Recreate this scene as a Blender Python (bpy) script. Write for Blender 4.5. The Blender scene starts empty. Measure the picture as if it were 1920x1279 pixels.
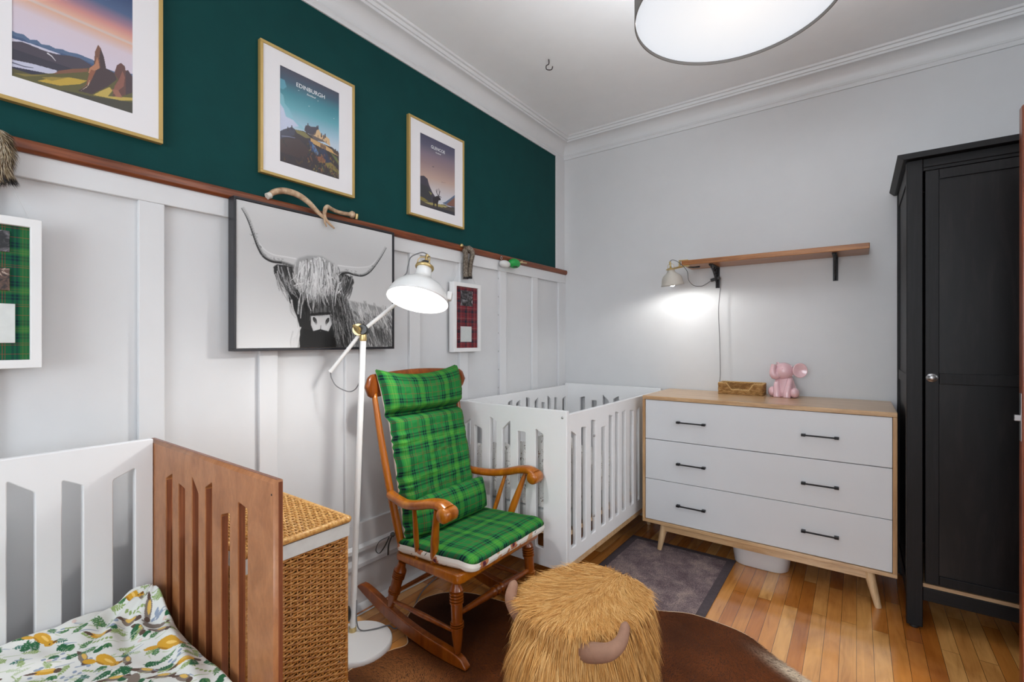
import bpy, bmesh, math, random
import numpy as np
from mathutils import Vector, Matrix, noise as mnoise
random.seed(7); RNG = np.random.default_rng(7)
S = bpy.context.scene; COL = S.collection
PI = math.pi

# ---------------- camera, world, daylight, exposure ----------------
cd = bpy.data.cameras.new('camera'); cam = bpy.data.objects.new('camera', cd); COL.objects.link(cam)
cd.sensor_width = 36.0; cd.lens = 36.0 * 890.0 / 1920.0; cd.clip_start = 0.02
cam.location = (0, 0, 1.25); cam.rotation_euler = (PI/2, 0, math.atan(646/890.0))
S.camera = cam
S.view_settings.view_transform = 'Standard'; S.view_settings.look = 'None'
S.view_settings.gamma = 1.0; S.view_settings.use_curve_mapping = False
S.view_settings.exposure = 0.06
w = bpy.data.worlds.new('world'); S.world = w; w.use_nodes = True
w.node_tree.nodes['Background'].inputs[0].default_value = (0.86, 0.93, 1.0, 1)
w.node_tree.nodes['Background'].inputs[1].default_value = 1.5
def area_light(name, loc, size, energy, direction, col=(1, 1, 1)):
    l = bpy.data.lights.new(name, 'AREA'); l.shape = 'RECTANGLE'; l.size = size[0]; l.size_y = size[1]
    l.energy = energy; l.color = col
    o = bpy.data.objects.new(name, l); COL.objects.link(o); o.location = loc
    o.rotation_euler = Vector(direction).to_track_quat('-Z', 'Y').to_euler(); return o
# daylight entering by the window in the rear wall; side lamp is added fill
area_light('daylight_window', (-0.45, -1.83, 1.50), (1.7, 1.4), 46, (0.22, 1, 0.25), (0.87, 0.94, 1.0))
area_light('side_fill', (1.22, 0.05, 1.55), (1.5, 1.5), 3, (-0.8, 0.6, 0.5), (0.90, 0.95, 1.0))
# the hall beyond the open door is lit
area_light('hall_light', (1.95, 1.75, 1.95), (0.9, 1.1), 36, (-1, 0.10, -0.75), (0.97, 0.99, 1.0))
# the emitting lamps themselves are built further down with their shades

# ---------------- object helpers ----------------
ORG = {}
def _setp(o, label, cat, group, kind):
    if label: o['label'] = label
    if cat: o['category'] = cat
    if group: o['group'] = group
    if kind: o['kind'] = kind
def thing(name, loc, label=None, cat=None, group=None, kind=None):
    o = bpy.data.objects.new(name, None); COL.objects.link(o); o.empty_display_size = 0.05
    o.location = loc; ORG[o.name] = Vector(loc); _setp(o, label, cat, group, kind); return o
class MB:
    def __init__(s): s.v = []; s.f = []; s.uv = []; s.col = None
    def add(s, vs, fs, uvs=None):
        b = len(s.v); s.v += [tuple(p) for p in vs]; s.f += [tuple(i + b for i in q) for q in fs]
        s.uv += [tuple(u) for u in uvs] if uvs else [(0, 0)] * len(vs); return s
    def box(s, x0, y0, z0, x1, y1, z1, M=None):
        c = [(x0, y0, z0), (x1, y0, z0), (x1, y1, z0), (x0, y1, z0), (x0, y0, z1), (x1, y0, z1), (x1, y1, z1), (x0, y1, z1)]
        if M is not None: c = [tuple(M @ Vector(p)) for p in c]
        return s.add(c, [(0, 3, 2, 1), (4, 5, 6, 7), (0, 1, 5, 4), (1, 2, 6, 5), (2, 3, 7, 6), (3, 0, 4, 7)])
    def tube(s, pts, r, n=10, cap=True, flat=None):
        pts = [Vector(p) for p in pts]; k = len(pts)
        rs = r if isinstance(r, (list, tuple)) else [r] * k
        up = None; rings = []
        for i, p in enumerate(pts):
            t = (pts[min(i + 1, k - 1)] - pts[max(i - 1, 0)])
            t = t.normalized() if t.length > 1e-9 else Vector((0, 0, 1))
            if up is None:
                a = Vector((0, 0, 1)) if abs(t.z) < 0.9 else Vector((1, 0, 0)); up = (a - t * a.dot(t)).normalized()
            else:
                up = (up - t * up.dot(t)); up = up.normalized() if up.length > 1e-6 else t.orthogonal().normalized()
            sd = t.cross(up)
            fl = flat or 1.0
            rings.append([p + (sd * math.cos(2 * PI * j / n) + up * math.sin(2 * PI * j / n) * fl) * rs[i] for j in range(n)])
        vs = [q for g in rings for q in g]; fs = []
        for i in range(k - 1):
            for j in range(n): fs.append((i*n+j, i*n+(j+1) % n, (i+1)*n+(j+1) % n, (i+1)*n+j))
        if cap: fs.append(tuple(range(n))[::-1]); fs.append(tuple((k-1)*n+j for j in range(n)))
        L = 0; uv = []
        for i in range(k):
            if i: L += (pts[i] - pts[i-1]).length
            uv += [(j / n, L) for j in range(n)]
        return s.add(vs, fs, uv)
    def turned(s, p0, p1, prof, n=18):
        p0 = Vector(p0); p1 = Vector(p1)
        return s.tube([p0.lerp(p1, t) for t, _ in prof], [r for _, r in prof], n)
    def lathe(s, prof, n=40, M=None, close=False):
        vs = [(r * math.cos(2*PI*j/n), r * math.sin(2*PI*j/n), z) for r, z in prof for j in range(n)]
        if M is not None: vs = [tuple(M @ Vector(p)) for p in vs]
        k = len(prof); fs = [(i*n+j, i*n+(j+1) % n, (i+1)*n+(j+1) % n, (i+1)*n+j) for i in range(k-1) for j in range(n)]
        if close: fs += [tuple(range(n))[::-1], tuple((k-1)*n+j for j in range(n))]
        return s.add(vs, fs)
    def prism(s, poly, a, b, axis='x'):
        mp = {'x': lambda p, t: (t, p[0], p[1]), 'y': lambda p, t: (p[0], t, p[1]), 'z': lambda p, t: (p[0], p[1], t)}[axis]
        n = len(poly); vs = [mp(p, a) for p in poly] + [mp(p, b) for p in poly]
        return s.add(vs, [tuple(range(n))[::-1], tuple(range(n, 2*n))] + [(i, (i+1) % n, n+(i+1) % n, n+i) for i in range(n)])
    def grid(s, nu, nv, fn, wrap_u=False):
        vs = []; uv = []
        for j in range(nv):
            for i in range(nu):
                a = i / (nu if wrap_u else nu - 1); b = j / (nv - 1); vs.append(fn(a, b)); uv.append((a, b))
        fs = []
        for j in range(nv - 1):
            for i in range(nu if wrap_u else nu - 1):
                i2 = (i + 1) % nu; fs.append((j*nu+i, j*nu+i2, (j+1)*nu+i2, (j+1)*nu+i))
        return s.add(vs, fs, uv)
    def ball(s, c, r, n=16, M=None):
        rx, ry, rz = r if isinstance(r, (tuple, list)) else (r, r, r); vs = []; m = n // 2
        for i in range(m + 1):
            th = PI * i / m
            for j in range(n):
                p = Vector((rx * math.sin(th) * math.cos(2*PI*j/n), ry * math.sin(th) * math.sin(2*PI*j/n), rz * math.cos(th)))
                if M is not None: p = M @ p
                vs.append(tuple(Vector(c) + p))
        return s.add(vs, [(i*n+j, (i+1)*n+j, (i+1)*n+(j+1) % n, i*n+(j+1) % n) for i in range(m) for j in range(n)])
def obj(name, mb, mat, parent=None, loc=None, bevel=0, seg=2, smooth=False, sub=0, label=None, cat=None, group=None, kind=None, fix=False, auto=None):
    org = ORG[parent.name] if parent is not None else Vector(loc or (0, 0, 0))
    if isinstance(mb, bpy.types.Mesh):
        me = mb; me.name = name; me.transform(Matrix.Translation(-org))
    else:
        me = bpy.data.meshes.new(name)
        me.from_pydata([(x - org.x, y - org.y, z - org.z) for x, y, z in mb.v], [], mb.f)
        ul = me.uv_layers.new(name='UVMap'); li = np.empty(len(me.loops), dtype=np.int32); me.loops.foreach_get('vertex_index', li)
        ul.data.foreach_set('uv', np.array(mb.uv, dtype=np.float32)[li].ravel())
        if mb.col is not None:
            ca = me.color_attributes.new('Col', 'FLOAT_COLOR', 'POINT'); ca.data.foreach_set('color', np.asarray(mb.col, dtype=np.float32).ravel())
    if fix:
        bm = bmesh.new(); bm.from_mesh(me); bmesh.ops.remove_doubles(bm, verts=bm.verts, dist=1e-5); bmesh.ops.recalc_face_normals(bm, faces=bm.faces); bm.to_mesh(me); bm.free()
    me.validate(); me.update()
    if smooth: me.polygons.foreach_set('use_smooth', [True] * len(me.polygons))
    me.materials.append(mat)
    o = bpy.data.objects.new(name, me); COL.objects.link(o); ORG[o.name] = org
    if parent is not None: o.parent = parent
    else: o.location = org
    if auto is not None:
        me.polygons.foreach_set('use_smooth', [True] * len(me.polygons)); me.set_sharp_from_angle(angle=math.radians(auto))
    if bevel:
        m = o.modifiers.new('edge', 'BEVEL'); m.width = bevel; m.segments = seg; m.limit_method = 'ANGLE'; m.harden_normals = False
    if sub:
        m = o.modifiers.new('soft', 'SUBSURF'); m.levels = sub; m.render_levels = sub
    _setp(o, label, cat, group, kind); return o
def struct(name, mb, mat, **k): return obj(name, mb, mat, kind='structure', **k)
def smooth_path(pts, n=8, closed=False):
    P = [Vector(p) for p in pts]; out = []; k = len(P)
    for i in range(k if closed else k - 1):
        if closed: a, b, c, d = P[(i-1) % k], P[i], P[(i+1) % k], P[(i+2) % k]
        else: a, b, c, d = P[max(i-1, 0)], P[i], P[i+1], P[min(i+2, k-1)]
        for t in range(n):
            t /= n; out.append(0.5 * ((2*b) + (c-a)*t + (2*a-5*b+4*c-d)*t*t + (3*b-a-3*c+d)*t*t*t))
    if not closed: out.append(P[-1])
    return out
def lerp_table(tab, x):
    for (a, ya), (b, yb) in zip(tab, tab[1:]):
        if x <= b: return ya + (yb - ya) * max(0, min(1, (x - a) / (b - a)))
    return tab[-1][1]
def round_poly(pts, r, n=4):
    out = []; k = len(pts)
    for i in range(k):
        p0, p, p1 = Vector(pts[i-1]), Vector(pts[i]), Vector(pts[(i+1) % k])
        a = p + (p0 - p).normalized() * min(r, (p0-p).length * .45); b = p + (p1 - p).normalized() * min(r, (p1-p).length * .45)
        for j in range(n + 1):
            t = j / n; q = a * (1-t)**2 + p * 2*t*(1-t) + b * t*t; out.append((q.x, q.y))
    return out
def cut_panel(outer, holes, thick, M, rnd=0.004, bev=0.002, orr=0.004, chamfer=0):
    """a board with real openings: 2-D outline, thickness, softened edges"""
    cu = bpy.data.curves.new('t', 'CURVE'); cu.dimensions = '2D'; cu.fill_mode = 'BOTH'
    cu.extrude = thick / 2 - bev; cu.bevel_depth = bev; cu.bevel_resolution = 1; cu.offset = -bev
    for poly, rr in [(outer, orr)] + [(h, rnd) for h in holes]:
        pts = round_poly(poly, rr) if rr else poly
        sp = cu.splines.new('POLY'); sp.points.add(len(pts) - 1); sp.use_cyclic_u = True
        for q, p in zip(sp.points, pts): q.co = (p[0], p[1], 0, 1)
    o = bpy.data.objects.new('t', cu); COL.objects.link(o)
    me = bpy.data.meshes.new_from_object(o.evaluated_get(bpy.context.evaluated_depsgraph_get()))
    bpy.data.objects.remove(o); bpy.data.curves.remove(cu); me.materials.clear()
    if chamfer:
        x0, x1 = min(p[0] for p in outer), max(p[0] for p in outer); y0, y1 = min(p[1] for p in outer), max(p[1] for p in outer); e = .006
        for v in me.vertices:
            c = v.co
            if min(c.x - x0, x1 - c.x, c.y - y0, y1 - c.y) < e:
                if c.z > thick / 2 - bev * .5: c.x = min(max(c.x, x0 + chamfer), x1 - chamfer); c.y = min(max(c.y, y0 + chamfer), y1 - chamfer)
                elif c.z > 0: c.z = thick / 2 - chamfer * .9
    me.transform(M); return me
MX = lambda x: Matrix(((0, 0, 1, x), (1, 0, 0, 0), (0, 1, 0, 0), (0, 0, 0, 1)))     # board in the y-z plane at x
MY = lambda y: Matrix(((1, 0, 0, 0), (0, 0, -1, y), (0, 1, 0, 0), (0, 0, 0, 1)))    # board in the x-z plane at y

# ---------------- materials ----------------
def srgb(r, g, b):
    f = lambda c: (c / 255 / 12.92) if c / 255 <= 0.04045 else ((c / 255 + 0.055) / 1.055) ** 2.4
    return (f(r), f(g), f(b), 1)
def base_mat(name, col, rough=0.5, metal=0.0, spec=0.5, coat=0.0, sheen=0.0, sss=0.0):
    m = bpy.data.materials.new(name); m.use_nodes = True; b = m.node_tree.nodes['Principled BSDF']
    b.inputs['Base Color'].default_value = col; b.inputs['Roughness'].default_value = rough; b.inputs['Metallic'].default_value = metal
    b.inputs['Specular IOR Level'].default_value = spec; b.inputs['Coat Weight'].default_value = coat; b.inputs['Coat Roughness'].default_value = 0.15
    b.inputs['Sheen Weight'].default_value = sheen
    return m
def N(m, t, **k):
    n = m.node_tree.nodes.new(t)
    for a, v in k.items(): setattr(n, a, v)
    return n
def L(m, a, b): m.node_tree.links.new(a, b)
def coords(m, scale=(1, 1, 1), rot=(0, 0, 0), src='Object'):
    tc = N(m, 'ShaderNodeTexCoord'); mp = N(m, 'ShaderNodeMapping'); mp.inputs['Scale'].default_value = scale; mp.inputs['Rotation'].default_value = rot
    L(m, tc.outputs[src], mp.inputs['Vector']); return mp.outputs['Vector']
def ramp(m, fac, stops, interp='LINEAR'):
    r = N(m, 'ShaderNodeValToRGB'); r.color_ramp.interpolation = interp; e = r.color_ramp.elements
    while len(e) < len(stops): e.new(0.5)
    for q, (p, c) in zip(e, stops): q.position = p; q.color = c
    L(m, fac, r.inputs['Fac']); return r.outputs['Color']
def noise_fac(m, vec, scale, detail=4, rough=0.55, dist=0.0):
    n = N(m, 'ShaderNodeTexNoise'); n.inputs['Scale'].default_value = scale; n.inputs['Detail'].default_value = detail
    n.inputs['Roughness'].default_value = rough; n.inputs['Distortion'].default_value = dist
    L(m, vec, n.inputs['Vector']); return n.outputs['Fac']
def bump(m, h, strength=0.3, dist=0.002):
    b = N(m, 'ShaderNodeBump'); b.inputs['Strength'].default_value = strength; b.inputs['Distance'].default_value = dist
    L(m, h, b.inputs['Height']); L(m, b.outputs['Normal'], m.node_tree.nodes['Principled BSDF'].inputs['Normal']); return b
def setcol(m, c): L(m, c, m.node_tree.nodes['Principled BSDF'].inputs['Base Color'])
def mixc(m, fac, a, b, mode='MIX'):
    x = N(m, 'ShaderNodeMix', data_type='RGBA', blend_type=mode)
    for sock, v in ((x.inputs[0], fac), (x.inputs[6], a), (x.inputs[7], b)):
        if hasattr(v, 'is_output'): L(m, v, sock)
        else: sock.default_value = v
    return x.outputs[2]
def paint(name, col, rough=0.5, var=0.04, bs=0.15, scale=9, **k):
    m = base_mat(name, col, rough, **k); v = coords(m)
    f = noise_fac(m, v, scale, 3); d = tuple(c * (1 - var) for c in col[:3]) + (1,); l = tuple(min(1, c * (1 + var)) for c in col[:3]) + (1,)
    setcol(m, ramp(m, f, [(0.3, d), (0.7, l)])); bump(m, noise_fac(m, v, 160, 3), bs, 0.0006); return m
def wood(name, dark, mid, light, axis='x', rough=0.35, coat=0.2, stretch=14, scale=5, **k):
    m = base_mat(name, mid, rough, coat=coat, **k)
    sc = {'x': (1, stretch, stretch), 'y': (stretch, 1, stretch), 'z': (stretch, stretch, 1)}[axis]
    v = coords(m, sc); f = noise_fac(m, v, scale, 6, 0.62, 0.6); c = ramp(m, f, [(0.28, dark), (0.5, mid), (0.72, light)])
    v2 = coords(m, tuple(q * 4 for q in sc)); f2 = noise_fac(m, v2, scale * 1.5, 3, 0.6)
    c2 = ramp(m, f2, [(0.35, (0.82, 0.82, 0.82, 1)), (0.6, (1, 1, 1, 1))]); setcol(m, mixc(m, 0.7, c, c2, 'MULTIPLY'))
    bump(m, f2, 0.12, 0.0008); return m
def vcol(name, rough=0.6, **k):
    m = base_mat(name, (1, 1, 1, 1), rough, **k); a = N(m, 'ShaderNodeAttribute', attribute_name='Col'); setcol(m, a.outputs['Color']); return m

def tartan(name, base, light, dark, red, yellow, scale=1.0, sett=None):
    m = base_mat(name, base, 0.85, spec=0.15)
    tc = N(m, 'ShaderNodeTexCoord'); sx = N(m, 'ShaderNodeSeparateXYZ'); L(m, tc.outputs['UV'], sx.inputs[0])
    sett = sett or [(0.00, base), (0.13, red), (0.145, base), (0.18, red), (0.195, base), (0.30, dark), (0.345, base), (0.38, dark), (0.425, base), (0.455, light),
            (0.50, yellow), (0.512, light), (0.56, yellow), (0.572, light), (0.62, base), (0.655, dark), (0.70, base), (0.73, dark), (0.775, base), (0.90, red), (0.915, base)]
    out = []
    for ch, off in (('X', 0.0), ('Y', 0.37)):
        a = N(m, 'ShaderNodeMath', operation='MULTIPLY_ADD'); L(m, sx.outputs[ch], a.inputs[0]); a.inputs[1].default_value = scale; a.inputs[2].default_value = off + 10
        f = N(m, 'ShaderNodeMath', operation='FRACT'); L(m, a.outputs[0], f.inputs[0]); out.append(ramp(m, f.outputs[0], sett, 'CONSTANT'))
    c = mixc(m, 0.5, out[0], out[1]); v = coords(m, (1, 1, 1), src='UV'); w_ = N(m, 'ShaderNodeTexWave'); w_.inputs['Scale'].default_value = 190; w_.bands_direction = 'DIAGONAL'
    L(m, v, w_.inputs['Vector']); setcol(m, mixc(m, 0.22, c, ramp(m, w_.outputs['Fac'], [(0.2, (.55, .55, .55, 1)), (0.8, (1.25, 1.25, 1.25, 1))]), 'MULTIPLY'))
    bump(m, w_.outputs['Fac'], 0.15, 0.0006); return m

WHITE = srgb(226, 226, 226)
M_wall = paint('wall_white_paint', (0.67, 0.675, 0.685, 1), 0.6, 0.012)
M_trimw = paint('trim_white_paint', (0.70, 0.705, 0.715, 1), 0.38, 0.01, 0.05)
M_ceil = paint('ceiling_paint', (0.90, 0.915, 0.93, 1), 0.75, 0.012)
M_green = paint('dark_green_paint', srgb(4, 62, 61), 0.7, 0.06, 0.2, spec=.2)
M_rail = wood('rail_wood', srgb(84, 38, 14), srgb(122, 60, 26), srgb(144, 76, 36), 'y', 0.42, 0.12, 16, 5)
M_crib = paint('crib_white_lacquer', (0.83, 0.835, 0.845, 1), 0.32, 0.008, 0.03)
M_cribwood = wood('crib_brown_stain', srgb(146, 90, 50), srgb(166, 108, 66), srgb(180, 122, 78), 'z', 0.40, 0.12, 2.0, 9)
M_cribedge = wood('crib_plywood_edge', srgb(96, 48, 26), srgb(128, 70, 42), srgb(158, 96, 62), 'z', 0.4, 0.2, 60, 3)
M_oak = wood('pale_oak', srgb(172, 132, 90), srgb(206, 168, 124), srgb(222, 188, 146), 'x', 0.3, 0.25, 12, 4)
M_oakz = wood('pale_oak_upright', srgb(160, 120, 78), srgb(190, 148, 102), srgb(208, 170, 126), 'z', 0.36, 0.15, 14, 4)
M_leg = wood('pale_leg_wood', srgb(196, 160, 118), srgb(220, 186, 144), srgb(230, 200, 162), 'z', 0.4, 0.1, 12, 4)
M_drawer = paint('drawer_white', (0.68, 0.695, 0.715, 1), 0.35, 0.008, 0.03)
M_black = base_mat('black_handle_metal', (0.02, 0.02, 0.022, 1), 0.4, 0.6)
M_iron = paint('cast_iron', (0.035, 0.035, 0.038, 1), 0.5, 0.3, 0.8, 60, metal=0.5)
M_bb = wood('black_brown_wood', srgb(10, 9, 11), srgb(17, 16, 18), srgb(26, 24, 27), 'z', 0.5, 0.0, 22, 5, spec=.3)
M_bbx = wood('black_brown_wood_rail', srgb(10, 9, 11), srgb(17, 16, 18), srgb(26, 24, 27), 'x', 0.5, 0.0, 22, 5, spec=.3)
M_bbp = wood('black_brown_panel', srgb(10, 9, 11), srgb(17, 15, 17), srgb(32, 28, 28), 'z', 0.42, 0.0, 7, 3, spec=.3)
M_door = wood('door_mahogany', srgb(96, 44, 24), srgb(136, 68, 40), srgb(170, 94, 58), 'z', 0.3, 0.4, 16, 4)
M_chair = wood('chair_cherry', srgb(132, 66, 6), srgb(166, 92, 10), srgb(190, 118, 22), 'z', 0.28, 0.25, 9, 3)
M_chair_shade = wood('chair_cherry_shaded', srgb(108, 48, 8), srgb(138, 68, 12), srgb(160, 86, 22), 'z', 0.28, 0.25, 9, 3)  # same cherry wood in a darker copy, shade partly put into its colour
M_brass = base_mat('brass', srgb(206, 182, 128), 0.32, 0.85)
M_gold = base_mat('gold_frame', srgb(186, 156, 92), 0.42, 0.3)
M_steel = base_mat('steel', (0.45, 0.45, 0.46, 1), 0.3, 0.9)
M_lampw = base_mat('lamp_white_enamel', (0.80, 0.80, 0.79, 1), 0.25, coat=0.3)
M_lampb = paint('lamp_beige_enamel', srgb(196, 190, 180), 0.4, 0.02, 0.05)
M_cordg = base_mat('grey_cord', srgb(110, 110, 112), 0.6)
M_cordw = base_mat('white_cord', srgb(200, 200, 200), 0.5)
M_plastic = base_mat('black_plastic', (0.02, 0.02, 0.02, 1), 0.35)
M_mat = paint('picture_mat_board', srgb(232, 230, 232), 0.6, 0.005, 0.05)
M_print = vcol('print_paper', 0.45, coat=0.25)
M_canvas = vcol('canvas_print', 0.7)
M_title = base_mat('title_ink', (0.85, 0.88, 0.88, 1), 0.5)
M_fblack = base_mat('black_frame', (0.018, 0.018, 0.022, 1), 0.35)
M_fwhite = paint('white_shadowbox', (0.80, 0.80, 0.80, 1), 0.45, 0.01, 0.05)
M_tart = tartan('green_tartan', srgb(34, 116, 56), srgb(58, 136, 50), srgb(14, 28, 40), srgb(124, 56, 44), srgb(98, 146, 60), 6.4)
M_tart2 = tartan('green_tartan_backing', srgb(26, 88, 60), srgb(52, 112, 58), srgb(24, 44, 54), srgb(140, 66, 58), srgb(104, 116, 64), 9.5)
_r, _k = srgb(142, 46, 52), srgb(34, 44, 60)
M_tart3 = tartan('red_tartan_backing', _r, _r, _k, _k, _k, 17, [(0, _r), (.12, _k), (.16, _r), (.22, _k), (.26, _r), (.42, _k), (.68, _r), (.74, _k), (.78, _r), (.86, srgb(190, 170, 170)), (.88, _r)])
M_bulb = bpy.data.materials.new('bulb_glow'); M_bulb.use_nodes = True
_b = M_bulb.node_tree.nodes['Principled BSDF']; _b.inputs['Emission Color'].default_value = (1, 0.98, 0.94, 1); _b.inputs['Emission Strength'].default_value = 25
M_porc = base_mat('pink_glaze', srgb(232, 190, 196), 0.12, coat=0.7); M_porc.node_tree.nodes['Principled BSDF'].inputs['Subsurface Weight'].default_value = 0.05
M_tub = base_mat('white_plastic', (0.78, 0.79, 0.81, 1), 0.35)

# strip floor: narrow boards along y, each board its own tone
M_floor = base_mat('strip_floor', (0.4, 0.2, 0.07, 1), 0.22, coat=1.0)
def _floor(m):
    m.node_tree.nodes['Principled BSDF'].inputs['Coat Roughness'].default_value = 0.09
    v = coords(m, (1, 1, 1), (0, 0, PI / 2)); br = N(m, 'ShaderNodeTexBrick'); br.offset = 0.37; br.offset_frequency = 2; br.squash = 1.0
    for k_, val in (('Scale', 1.0), ('Mortar Size', 0.0007), ('Mortar Smooth', 0.1), ('Bias', 0.0), ('Brick Width', 0.86), ('Row Height', 0.0555)): br.inputs[k_].default_value = val
    br.inputs['Color1'].default_value = (0, 0, 0, 1); br.inputs['Color2'].default_value = (1, 1, 1, 1); br.inputs['Mortar'].default_value = (0.5, 0.5, 0.5, 1)
    L(m, v, br.inputs['Vector'])
    tone = ramp(m, br.outputs['Color'], [(0.0, srgb(180, 106, 40)), (0.35, srgb(202, 130, 58)), (0.7, srgb(216, 150, 78)), (1.0, srgb(228, 172, 102))])
    off = N(m, 'ShaderNodeVectorMath', operation='MULTIPLY_ADD'); L(m, br.outputs['Color'], off.inputs[0]); off.inputs[1].default_value = (7, 31, 13)
    L(m, coords(m, (26, 2.2, 1)), off.inputs[2])
    g = noise_fac(m, off.outputs[0], 1.3, 5, 0.6, 1.2)
    grain = ramp(m, g, [(0.25, (0.62, 0.52, 0.42, 1)), (0.42, (0.90, 0.87, 0.83, 1)), (0.7, (1.10, 1.09, 1.06, 1))])
    big = noise_fac(m, coords(m, (5, 2.0, 1)), 1.4, 3, 0.5, 1.0); bg = ramp(m, big, [(0.3, (0.78, 0.70, 0.62, 1)), (0.6, (1.06, 1.06, 1.06, 1))])
    c = mixc(m, 1.0, mixc(m, 0.85, tone, grain, 'MULTIPLY'), bg, 'MULTIPLY')
    setcol(m, mixc(m, br.outputs['Fac'], c, srgb(46, 22, 8))); bump(m, br.outputs['Fac'], -0.35, 0.001)
_floor(M_floor)

# ---------------- room shell ----------------
XL, YB, ZC = -1.90, 3.32, 2.84; XR, YR = 1.28, -1.88; ZG0, ZG1 = 1.79, 2.705
struct('floor', MB().box(XL - .1, YR - .1, -0.05, 2.5, YB + .1, 0), M_floor)
struct('ceiling', MB().box(XL - .1, YR - .1, ZC, 2.5, YB + .1, ZC + .06), M_ceil)
wl = struct('wall_left', MB().box(XL - .1, YR - .1, 0, XL, YB + .1, ZC), M_wall)
obj('painted_field', MB().box(XL, YR, ZG0, XL + .0015, 3.19, ZG1), M_green, wl, kind='structure', label='dark green painted upper field')
struct('wall_back', MB().box(XL, YB, 0, 2.5, YB + .1, ZC), M_wall)
wr = MB(); wr.box(XR, 2.33, 0, XR + .1, YB, ZC); wr.box(XR, 1.47, 2.06, XR + .1, 2.33, ZC)
wr.box(XR, YR, 0, XR + .1, -.75, ZC); wr.box(XR, -.75, 0, XR + .1, .85, .75); wr.box(XR, -.75, 2.35, XR + .1, .85, ZC); wr.box(XR, .85, 0, XR + .1, 1.47, ZC)
struct('wall_right', wr, M_wall)
struct('wall_hall', MB().box(2.4, .85, 0, 2.5, YB, ZC).box(XR + .1, .85, 0, 2.4, .95, ZC), M_wall)
rr = MB(); rr.box(XL, YR - .1, 0, -1.15, YR, ZC); rr.box(.65, YR - .1, 0, 2.5, YR, ZC); rr.box(-1.15, YR - .1, 0, .65, YR, .8); rr.box(-1.15, YR - .1, 2.4, .65, YR, ZC)
struct('wall_rear', rr, M_wall)
def window(name, a0, a1, z0, z1, at, ax):
    m = MB(); B = (lambda p0, p1, q0, q1: m.box(p0, at - .04, q0, p1, at, q1)) if ax == 'y' else (lambda p0, p1, q0, q1: m.box(at, p0, q0, at + .04, p1, q1))
    mid = (a0 + a1) / 2
    for p0, p1, q0, q1 in ((a0, a0+.05, z0, z1), (a1-.05, a1, z0, z1), (a0, a1, z0, z0+.05), (a0, a1, z1-.05, z1), (mid-.02, mid+.02, z0, z1), (a0, a1, (z0+z1)/2-.02, (z0+z1)/2+.02)): B(p0, p1, q0, q1)
    struct(name, m, M_trimw)
window('window_1', -1.15, .65, .8, 2.4, YR - .05, 'y'); window('window_2', -.75, .85, .75, 2.35, XR + .05, 'x')

# board-and-batten wainscot on the left wall
m = MB(); T = .018
for c in [-1.74 + .385 * i for i in range(13)] : 
    y0, y1 = c - .036, c + .036
    if y0 > YR and y1 < YB: m.box(XL, y0, .395, XL + T, y1, 1.708)
m.box(XL, 3.215, .395, XL + T, YB, 1.708)
m.box(XL, YR, 1.708, XL + T + .001, YB, 1.777); m.box(XL, YR, .29, XL + T + .001, YB, .398)
struct('trim_1', m, M_trimw, bevel=.0025)
struct('trim_2', MB().prism([(XL, 1.776), (XL + .026, 1.776), (XL + .034, 1.784), (XL + .036, 1.802), (XL + .030, 1.812), (XL, 1.812)], YR, YB, 'y'), M_rail, bevel=.002)
bb = [(0, 0), (.024, 0), (.024, .188), (.034, .196), (.034, .214), (.024, .228), (.019, .245), (.019, .262), (.036, .270), (.036, .286), (.022, .298), (0, .298)]
struct('baseboard_left', MB().prism([(XL + a, b) for a, b in bb], YR, YB, 'y'), M_trimw, auto=35)
struct('trim_3', MB().prism([(XL + .024, 0), (XL + .044, 0), (XL + .042, .012), (XL + .034, .022), (XL + .024, .026)], YR, YB, 'y'), M_trimw, auto=40)
struct('baseboard_back', MB().prism([(YB - a, b) for a, b in bb], XL + .04, XR, 'x') if False else MB().add([(x, YB - a, b) for x in (XL + .04, XR) for a, b in bb], [tuple(range(12)), tuple(range(12, 24))[::-1]] + [(i, 12 + i, 12 + (i + 1) % 12, (i + 1) % 12) for i in range(12)]), M_trimw, auto=35)
# corner board and plaster cornice
struct('trim_4', MB().box(XL, 3.19, 1.812, XL + .010, YB, 2.70), M_trimw, bevel=.002)
cove = [(0, 2.690), (.010, 2.690), (.013, 2.702), (.010, 2.712), (.015, 2.716), (.015, 2.722), (.008, 2.727)]
cove += [(.008 + .072 * (1 - math.cos(t * PI / 2 / 8)), 2.727 + .072 * math.sin(t * PI / 2 / 8)) for t in range(1, 9)]
cove += [(.088, 2.800), (.090, 2.812), (.099, 2.812), (.104, 2.819), (.104, 2.828), (.116, 2.830), (.122, 2.840), (0, 2.840)]
cove = [(a * .84, b if b < 2.8 else b) for a, b in cove]
struct('trim_5', MB().prism([(XL + a, b) for a, b in cove], YR, YB, 'y'), M_trimw, auto=35, fix=True)
k = len(cove)
struct('trim_6', MB().add([(x, YB - a, b) for x in (XL, XR) for a, b in cove], [tuple(range(k)), tuple(range(k, 2*k))[::-1]] + [(i, k + i, k + (i + 1) % k, (i + 1) % k) for i in range(k)]), M_trimw, auto=35, fix=True)
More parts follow.
